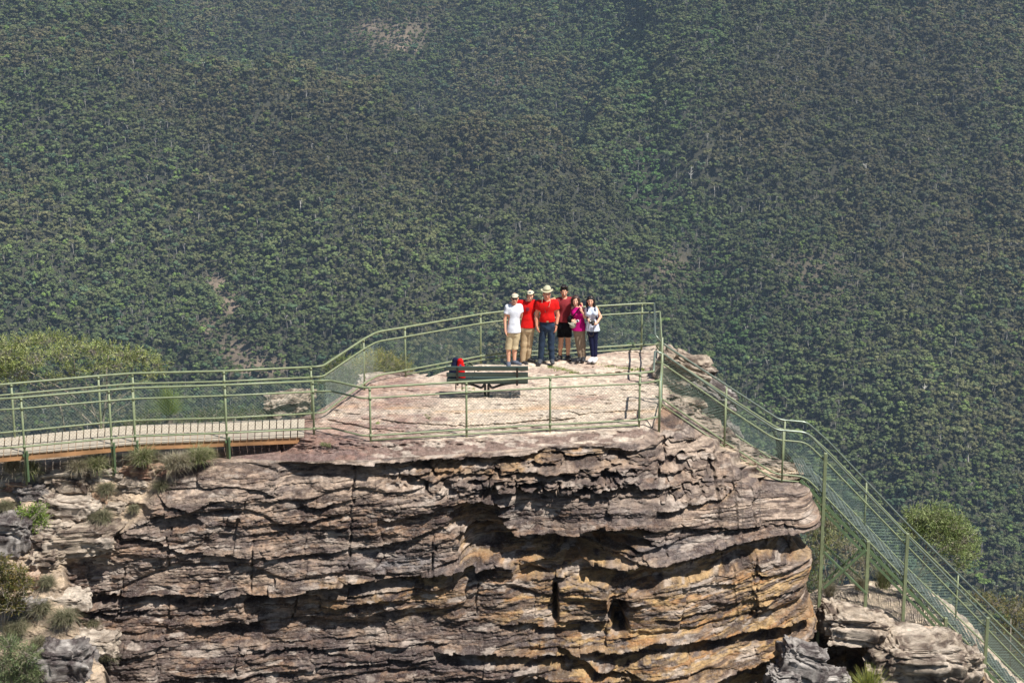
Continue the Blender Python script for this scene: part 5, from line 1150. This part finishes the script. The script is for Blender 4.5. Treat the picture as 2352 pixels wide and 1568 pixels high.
def hair_field(fig, m, parts, seed, cuts=(), face=True):
    P = fig.P; r = fig.pts['hr']; F = field_for([P(0, 0, 0), P(0, 0, -.28)], .19, .0065)
    for kind, a in parts:
        if kind == 'e': F.ell(P(*a[0]), np.array(a[1])*r, .012, fig.rot)
        else: F.cap(P(*a[0]), P(*a[1]), a[2]*r, a[3]*r, .015)
    if face: F.ell(P(0, .115, -.035), np.array([.062, .085, .085])*r, .001, fig.rot, sub=True)
    F.wrinkle(.006, (60, 60, 18), seed); V, Q = F.mesh(); return mesh_np('hair', V, Q, m, fig.e, True)
def baseball(fig, m, lab=None, emblem=None, under=None):
    P = fig.P; r = fig.pts['hr']; F = field_for([P(0, 0, .05)], .24, .006); F.ell(P(0, -.008, .045), np.array([.084, .098, .072])*r, .004, fig.rot); F.cut(P(0, 0, .046), (0, 0, -1)); V, Q = F.mesh(); c = mesh_np('cap', V, Q, m, None, True, origin=P(0, 0, .05))
    F = field_for([P(0, .1, .05)], .16, .005); F.ell(P(0, .074, .050), np.array([.066, .066, .009])*r, .004, fig.rot); V, Q = F.mesh(); mesh_np('brim', V, Q, under or m, c, True)
    if emblem is not None:
        mb = MB(); ball(mb, P(0, .088, .082), (.022*r, .008*r, .013*r), 8, fig.rot); mb.build('emblem', emblem, c, True)
    tag(c, lab, 'cap'); return c
dn = (0, 0, -1)
# 1 white shirt, khaki shorts
f1_ = Fig(40.42, (590, 1495), 'young man in white shirt, khaki shorts, pale cap and sunglasses, leftmost of the group', SK1)
build_person(f1_, (628, 445, -.02), (620, 530), [(515, 580), (702, 572, .03)], [(470, 780, -.02), (742, 730, .10)], [(478, 955, -.06), (800, 800, .18)], [((.25, -.1, -1), (1, .1, 0), .25, -1), ((1, 0, -.3), (0, 0, -1), .5, 1)],
 [(560, 985), (655, 985)], [(527, 1225), (622, 1215)], [(530, 1445), (622, 1425)], [(530, 1480, -.10), (690, 1475, -.08)], SK1, .98, (.0, -1, 0), .92, shades=True, smile=False)
shirt(f1_, M['white_tee'], 972, .52, flare=.012, seed=11); trousers(f1_, M['khaki'], 1240, 'shorts', .032, seed=12); shoes(f1_, M['slip'], turn=((0, -1), (.8, -.6)))
hair_field(f1_, M['hair_b'], [('e', ((0, -.02, .03), (.084, .096, .088)))], 13)
mb = MB(); P = f1_.P
for sx in (-1, 1): ball(mb, P(sx*.032, .09, .004), (.027, .010, .020), 8)
mb.tube([P(-.07, .05, .012), P(-.05, .088, .014), P(.05, .088, .014), P(.07, .05, .012)], .004, 6); g = mb.build('sunglasses', M['glass'], None, True, origin=P(0, .09, .004)); tag(g, 'dark sunglasses worn by the young man in the white shirt', 'sunglasses')
baseball(f1_, M['capw'], 'pale cap with dark under brim on the young man in white', None, M['capw'])
# 2 red shirt, tan trousers
f2_ = Fig(40.52, (800, 1480), 'young man in red printed shirt, tan trousers and white cap, second from left', SK1)
build_person(f2_, (870, 395, -.03), (862, 480), [(735, 512, .03), (925, 510, .03)], [(620, 520, .13), (985, 700, .14)], [(548, 520, .02), (1010, 800, .2)], [((-.12, -.75, -.7), (.3, -.2, -.4), .4, 1), ((0, 0, -1), (0, -1, 0), .4, 1)],
 [(785, 930), (880, 930)], [(765, 1180), (852, 1165, .02)], [(748, 1425), (838, 1375, .06)], [(775, 1475, -.12), (905, 1450, -.08)], SK1, 1.0, (-.05, -1, 0), .95)
shirt(f2_, M['red'], 895, .55, flare=.01, seed=21); trousers(f2_, M['tan'], 1440, 'trousers', .024, seed=22); shoes(f2_, M['shoe_b'], turn=((.6, -.8), (.8, -.6)))
hair_field(f2_, M['hair_d'], [('e', ((0, -.02, .03), (.086, .098, .09))), ('e', ((-.07, -.02, -.02), (.02, .05, .05))), ('e', ((.07, -.02, -.02), (.02, .05, .05)))], 23)
baseball(f2_, M['capw'], 'white cap with blue emblem on the young man in tan trousers', M['blueprint'])
pr = empty('chest_print', f2_.pts['chest'], None)
pr.parent = f2_.e; pr.location = Vector(f2_.pts['chest'])-f2_.e.location; C.objects.unlink(pr)
mb = MB(); c0 = f2_.pts['chest']+[.0, -.132, -.02]
for k in range(4): mb.box(c0+np.array([-.03+k*.018, -.003*k, .0]), (.010, .006, .085-.012*(k % 2)), None, .002)
for k in range(3): mb.box(c0+np.array([-.004, -.0095, -.03+k*.027]), (.074, .006, .007), None, .002)
mb.build('chest_print', M['print'], f2_.e)
# 3 hat man
f3_ = Fig(40.42, (1110, 1475), 'older man in red shirt, dark jeans and wide brimmed hat, arms hanging, third from left', SK3)
build_person(f3_, (1130, 372, -.03), (1135, 450), [(1012, 515), (1258, 512)], [(965, 715, .02), (1302, 715, .02)], [(972, 875, -.05), (1278, 878, -.05)], [((.22, -.1, -1), (.9, .4, 0), .35, -1), ((-.12, -.1, -1), (-.9, .4, 0), .35, 1)],
 [(1082, 885), (1195, 885)], [(1052, 1130), (1195, 1130)], [(1027, 1395), (1208, 1395)], [(1010, 1450, -.14), (1212, 1450, -.14)], SK3, 1.04, (0, -1, 0), 1.1, smile=False)
shirt(f3_, M['red'], 800, .50, 'shirt', 0, belly=.03, seed=31); trousers(f3_, M['jean'], 1400, 'jeans', .016, waistz=f3_.J(0, 765)[2], seed=32); shoes(f3_, M['shoe_g'], turn=((-.15, -1), (.1, -1)))
hair_field(f3_, M['hair_b'], [('e', ((0, -.02, .03), (.083, .095, .085)))], 33)
pz = f3_.J(1120, 800); pc = f3_.pts['pel'].copy(); pc[2] = pz[2]+.01; mb = MB(); a = np.linspace(0, 2*np.pi, 33)
for zz in (-.018, .018): pass
ring = [(pc[0]+.158*math.cos(t), pc[1]+.135*math.sin(t), pc[2]+.01) for t in a]; mb.tube(ring, .014, 6); bl = mb.build('belt', M['leather'], f3_.e, True)
mb = MB(); mb.box(pc+[0, -.15, .01], (.05, .012, .034), None, .004); mb.build('buckle', M['brass'], bl)
wc = lerp(f3_.pts['E'][1], f3_.pts['W'][1], .86); mb = MB(); wd = f3_.pts['W'][1]-f3_.pts['E'][1]; wd /= np.linalg.norm(wd); mb.tube([wc-wd*.012, wc+wd*.012], .034, 12); ball(mb, wc+np.array([.02, -.03, 0]), (.018, .012, .018), 6); w_ = mb.build('wristwatch', M['plastic'], None, True, origin=wc); tag(w_, 'black wristwatch on the hat man', 'watch')
# hat
P = f3_.P; hc = P(0, -.005, .068); hat = empty('sun_hat', hc, 'pale wide brimmed sun hat with hanging chin cord on the older man', 'hat')
F = field_for([hc], .26, .006); F.ell(hc+[0, 0, .04], (.084, .098, .05), .02); F.cap(hc+[-.01, 0, .0], hc+[.01, 0, .045], .082, .078, .02); F.cut(hc+[0, 0, -.005], (0, 0, -1)); V, Q = F.mesh(); mesh_np('crown', V, Q, M['hatc'], hat, True)
mb = MB(); rr = np.linspace(.072, .140, 7); a = np.arange(40)*2*np.pi/40; vt = []
for off in (0, -.006):
    for r_ in rr:
        lift = (np.abs(np.cos(a))**2)*np.clip((r_-.085)/.08, 0, 1)**1.5*.05-np.clip(-np.sin(a), 0, 1)*np.clip((r_-.08)/.08, 0, 1)*.016
        vt.append(np.stack([hc[0]+np.cos(a)*r_*1.0, hc[1]+np.sin(a)*r_*1.05, hc[2]+.0+lift+off], 1))
V = np.concatenate(vt); F4 = []
for k in range(6):
    for j in range(40): F4.append((k*40+j, k*40+(j+1) % 40, (k+1)*40+(j+1) % 40, (k+1)*40+j)); F4.append(((7+k)*40+j, (8+k)*40+j, (8+k)*40+(j+1) % 40, (7+k)*40+(j+1) % 40))
for j in range(40): F4.append((6*40+j, 6*40+(j+1) % 40, 13*40+(j+1) % 40, 13*40+j))
mb.add(V, F4); mb.build('brim', M['hatc'], hat, True)
mb = MB(); J3 = f3_.J
mb.tube([hc+[-.085, -.03, 0], J3(1062, 440, -.13), J3(1052, 518, -.15)], .004, 5); mb.tube([hc+[.085, -.03, 0], J3(1190, 440, -.13), J3(1185, 500, -.15), J3(1160, 580, -.17)], .004, 5); mb.build('chin_cord', M['cord'], hat)
mb = MB(); mb.tube([J3(1085, 560, -.165), J3(1100, 640, -.185), J3(1125, 690, -.18), J3(1160, 620, -.18), J3(1170, 570, -.165)], .003, 5); ball(mb, J3(1105, 655, -.19), (.012, .008, .016), 6); mb.tube([J3(1120, 585, -.17), J3(1155, 578, -.17)], .004, 6); o = mb.build('lanyard', M['leather'], None, origin=J3(1120, 620, -.18)); tag(o, 'thin neck lanyard with a small clip on the red shirt of the hat man', 'lanyard')
# 4 maroon
f4_ = Fig(40.86, (1395, 1430), 'tall dark haired young man in maroon shirt and black shorts, third from right', SK2)
build_person(f4_, (1400, 335, -.02), (1400, 420), [(1308, 475, .02), (1495, 468, .0)], [(1235, 530, .0), (1590, 560, .05)], [(1250, 450, -.20), (1672, 530, -.08)], [((-.55, -.55, .12), (-.1, -.5, -.9), .5, 1), ((.25, -.5, -.8), (-.4, -.4, -.5), .5, -1)],
 [(1355, 895), (1450, 895)], [(1350, 1130), (1463, 1130)], [(1332, 1345), (1460, 1345)], [(1305, 1400, -.12), (1478, 1395, -.10)], SK2, 1.0, (0, -1, 0), 1.0)
shirt(f4_, M['maroon'], 803, .5, flare=.004, seed=41); trousers(f4_, M['blackc'], 1045, 'shorts', .038, seed=42); shoes(f4_, M['shoe_b'], turn=((-.5, -.85), (.3, -1)), sole=M['lip'])
hair_field(f4_, M['hair_d'], [('e', ((0, -.02, .04), (.088, .10, .092))), ('e', ((-.03, .05, .115), (.05, .05, .03))), ('e', ((.04, .04, .115), (.05, .05, .032))), ('e', ((.0, -.01, .13), (.06, .06, .03)))], 43)
# 5 magenta
f5_ = Fig(40.66, (1650, 1435), 'smiling woman in magenta top and taupe trousers holding a phone, second from right', SK1)
build_person(f5_, (1578, 478, -.04), (1590, 560), [(1545, 600), (1682, 600)], [(1512, 750, -.02), (1727, 735, -.06)], [(1528, 800, -.14), (1675, 650, -.14)], [((1, -.2, -.15), (0, .8, -.3), .6, 1), ((-.15, -.05, 1), (-.7, .3, 0), .5, 1)],
 [(1597, 950), (1672, 950)], [(1625, 1165), (1690, 1155)], [(1662, 1365), (1702, 1360)], [(1615, 1410, -.12), (1690, 1420, -.12)], SK1, .95, (-.08, -1, 0), .86, bust=True)
shirt(f5_, M['magenta'], 940, .3, 'top', .03, sleeveless=True, bust=True, seed=51); trousers(f5_, M['taupe'], 1375, 'trousers', .022, seed=52); shoes(f5_, M['shoe_b'], turn=((-.5, -.8), (-.1, -1)), sole=M['shoe_w'])
hair_field(f5_, M['hair_b'], [('e', ((0, -.02, .035), (.092, .10, .09))), ('c', ((-.078, .0, .02), (-.085, .01, -.11), .032, .034)), ('c', ((.078, .0, .02), (.085, .0, -.09), .032, .03)), ('e', ((0, -.055, -.07), (.085, .055, .09)))], 53)
J5 = f5_.J; mb = MB(); mb.box(J5(1608, 800, -.24), (.075, .012, .055), np.array(Matrix.Rotation(R(-20), 3, 'Y')), .005); o = mb.build('phone', M['lightp'], None, origin=J5(1608, 800, -.24)); mb = MB(); mb.box(J5(1608, 800, -.24)+np.array([0, -.008, 0]), (.03, .004, .045), np.array(Matrix.Rotation(R(-20), 3, 'Y'))); mb.build('screen', M['glass'], o); tag(o, 'pale phone held by the woman in magenta', 'phone')
F = field_for([J5(1530, 870, -.18)], .2, .007); F.ell(J5(1535, 865, -.18), (.075, .05, .075), .004, np.array(Matrix.Rotation(R(-35), 3, 'Y'))); F.ell(J5(1500, 850, -.2), (.07, .045, .012), .004, np.array(Matrix.Rotation(R(35), 3, 'Y'))); V, Q = F.mesh(); o = mesh_np('cap', V, Q, cloth('grey_cap', (150, 146, 132)), None, True, origin=J5(1530, 870, -.18)); tag(o, 'grey cap held low in the hand of the woman in magenta', 'cap')
mb = MB(); mb.tube([J5(1655, 575, -.12), J5(1560, 700, -.17), J5(1510, 770, -.14)], .012, 6); F = field_for([J5(1495, 770, -.05)], .2, .008); F.ell(J5(1495, 780, -.05), (.07, .08, .10), .01); V, Q = F.mesh(); o = mesh_np('shoulder_bag', V, Q, M['blackc'], None, True, origin=J5(1495, 780, -.05)); mb.V = [v for v in mb.V]; mb.build('strap', M['blackc'], o); tag(o, 'black shoulder bag hanging at the side of the woman in magenta', 'bag')
# 6 pale top
f6_ = Fig(40.56, (1845, 1445), 'dark haired woman in pale sleeveless top and navy leggings holding a camera, rightmost', SK1)
build_person(f6_, (1815, 482, -.03), (1822, 560), [(1765, 598), (1898, 595)], [(1765, 740, -.03), (1972, 735, -.03)], [(1800, 820, -.17), (1905, 845, -.17)], [((.8, -.5, .0), (.3, .8, .2), .7, 1), ((-1, -.35, .05), (.2, .8, 0), .7, -1)],
 [(1808, 955), (1888, 955)], [(1835, 1160), (1888, 1160)], [(1850, 1370), (1888, 1372)], [(1810, 1420, -.12), (1870, 1428, -.14)], SK1, .95, (-.1, -1, 0), .82, bust=True)
shirt(f6_, M['paleblue'], 948, .3, 'top', .03, sleeveless=True, bust=True, seed=61); trousers(f6_, M['navy'], 1352, 'leggings', .010, seed=62); shoes(f6_, M['shoe_w'], turn=((-.5, -.8), (-.2, -1)))
hair_field(f6_, M['hair_d'], [('e', ((0, -.02, .035), (.088, .10, .09))), ('c', ((-.075, -.02, .02), (-.080, -.01, -.14), .028, .03)), ('c', ((.078, .0, .02), (.09, .01, -.13), .03, .034)), ('e', ((0, -.06, -.08), (.08, .05, .10)))], 63)
J6 = f6_.J; cc6 = J6(1838, 812, -.28); e = empty('camera_body', cc6, 'black camera with lens held at the waist by the woman in the pale top', 'camera')
mb = MB(); mb.box(cc6, (.125, .06, .085), None, .012); mb.box(cc6+np.array([0, -.005, .05]), (.05, .055, .03), None, .01); mb.build('housing', M['plastic'], e, True)
mb = MB(); mb.tube([cc6+np.array([.01, -.02, -.005]), cc6+np.array([.015, -.11, -.03])], .035, 16); ln = mb.build('lens', M['plastic'], e, True); mb = MB(); mb.tube([cc6+np.array([.015, -.108, -.0295]), cc6+np.array([.0152, -.112, -.0305])], .028, 16); mb.build('glass', M['glass'], ln)
mb = MB(); mb.tube(roundpoly([J6(1800, 830, -.27), J6(1780, 900, -.22), J6(1775, 985, -.2), J6(1810, 1040, -.2), J6(1850, 1040, -.2), J6(1862, 950, -.22), J6(1862, 850, -.26)], .08, 5), .006, 5); mb.build('strap', M['leather'], e)
F = field_for([J6(1840, 760, .15)], .34, .01); F.cap(J6(1840, 680, .17), J6(1850, 880, .17), .13, .14, .02, .7); V, Q = F.mesh(); o = mesh_np('backpack', V, Q, M['navy'], None, True, origin=J6(1840, 760, .15)); tag(o, 'navy backpack worn on the back of the rightmost woman', 'backpack')
mb = MB()
for x0, x1 in ((1770, 1760), (1885, 1905)): mb.tube([J6(x0+5, 590, .08), J6(x0, 575, -.01), J6(x0, 610, -.10), J6((x0+x1)/2, 700, -.11), J6(x1+(15 if x0 > 1800 else 0), 800, -.04)], .014, 6)
mb.build('strap', M['navy'], o)
# ------------------------------------------------------------------ backpack on the bench
pb = GD(1052, 850, yb+.30); e = empty('backpack', pb, 'red and navy backpack sitting on the left end of the bench', 'backpack')
cN = GD(1040, 845, yb+.32); cR_ = GD(1059, 843, yb+.30)
F = field_for([cN, cR_], .32, .009); zs = ztop-.36; F.cap((cN[0]+.02, cN[1], zs+.10), (cN[0]+.06, cN[1], zs+.41), .11, .07, .03, .75); F.cut((0, 0, zs), (0, 0, -1)); F.wrinkle(.012, (12, 12, 12), 5); V, Q = F.mesh(); mesh_np('main_pocket', V, Q, M['navy'], e, True)
F = field_for([cN, cR_], .32, .009); F.cap((cR_[0]+.01, cR_[1]-.05, zs+.10), (cR_[0]-.01, cR_[1]-.03, zs+.40), .095, .065, .03, .8); F.cut((0, 0, zs), (0, 0, -1)); F.wrinkle(.012, (12, 12, 12), 6); V, Q = F.mesh(); mesh_np('front_pocket', V, Q, M['red'], e, True)
mb = MB(); mb.box((cR_[0]-.01, cR_[1]-.135, zs+.34), (.045, .01, .03), np.array(Matrix.Rotation(R(20), 3, 'Y')), .004); mb.build('patch', M['blueprint'], e)
for x in (1045.5, 1060): p = GD(x, 876, yb+.28); q = GD(x+.5, 894, yb+.28); mb = MB(); mb.beam((p[0], yb+.64, zs+.02), (p[0], yb+.66, zs-.34), .022, .006, (0, 1, 0)); mb.build('strap', M['blackc'], e)
mb = MB(); mb.tube([(cR_[0]+.07, cR_[1], zs+.34), (cR_[0]+.18, cR_[1]+.02, zs+.36), (cR_[0]+.30, cR_[1]+.05, zs+.20), (cR_[0]+.24, cR_[1]+.05, zs+.02)], .008, 5); mb.build('shoulder_strap', M['blackc'], e)
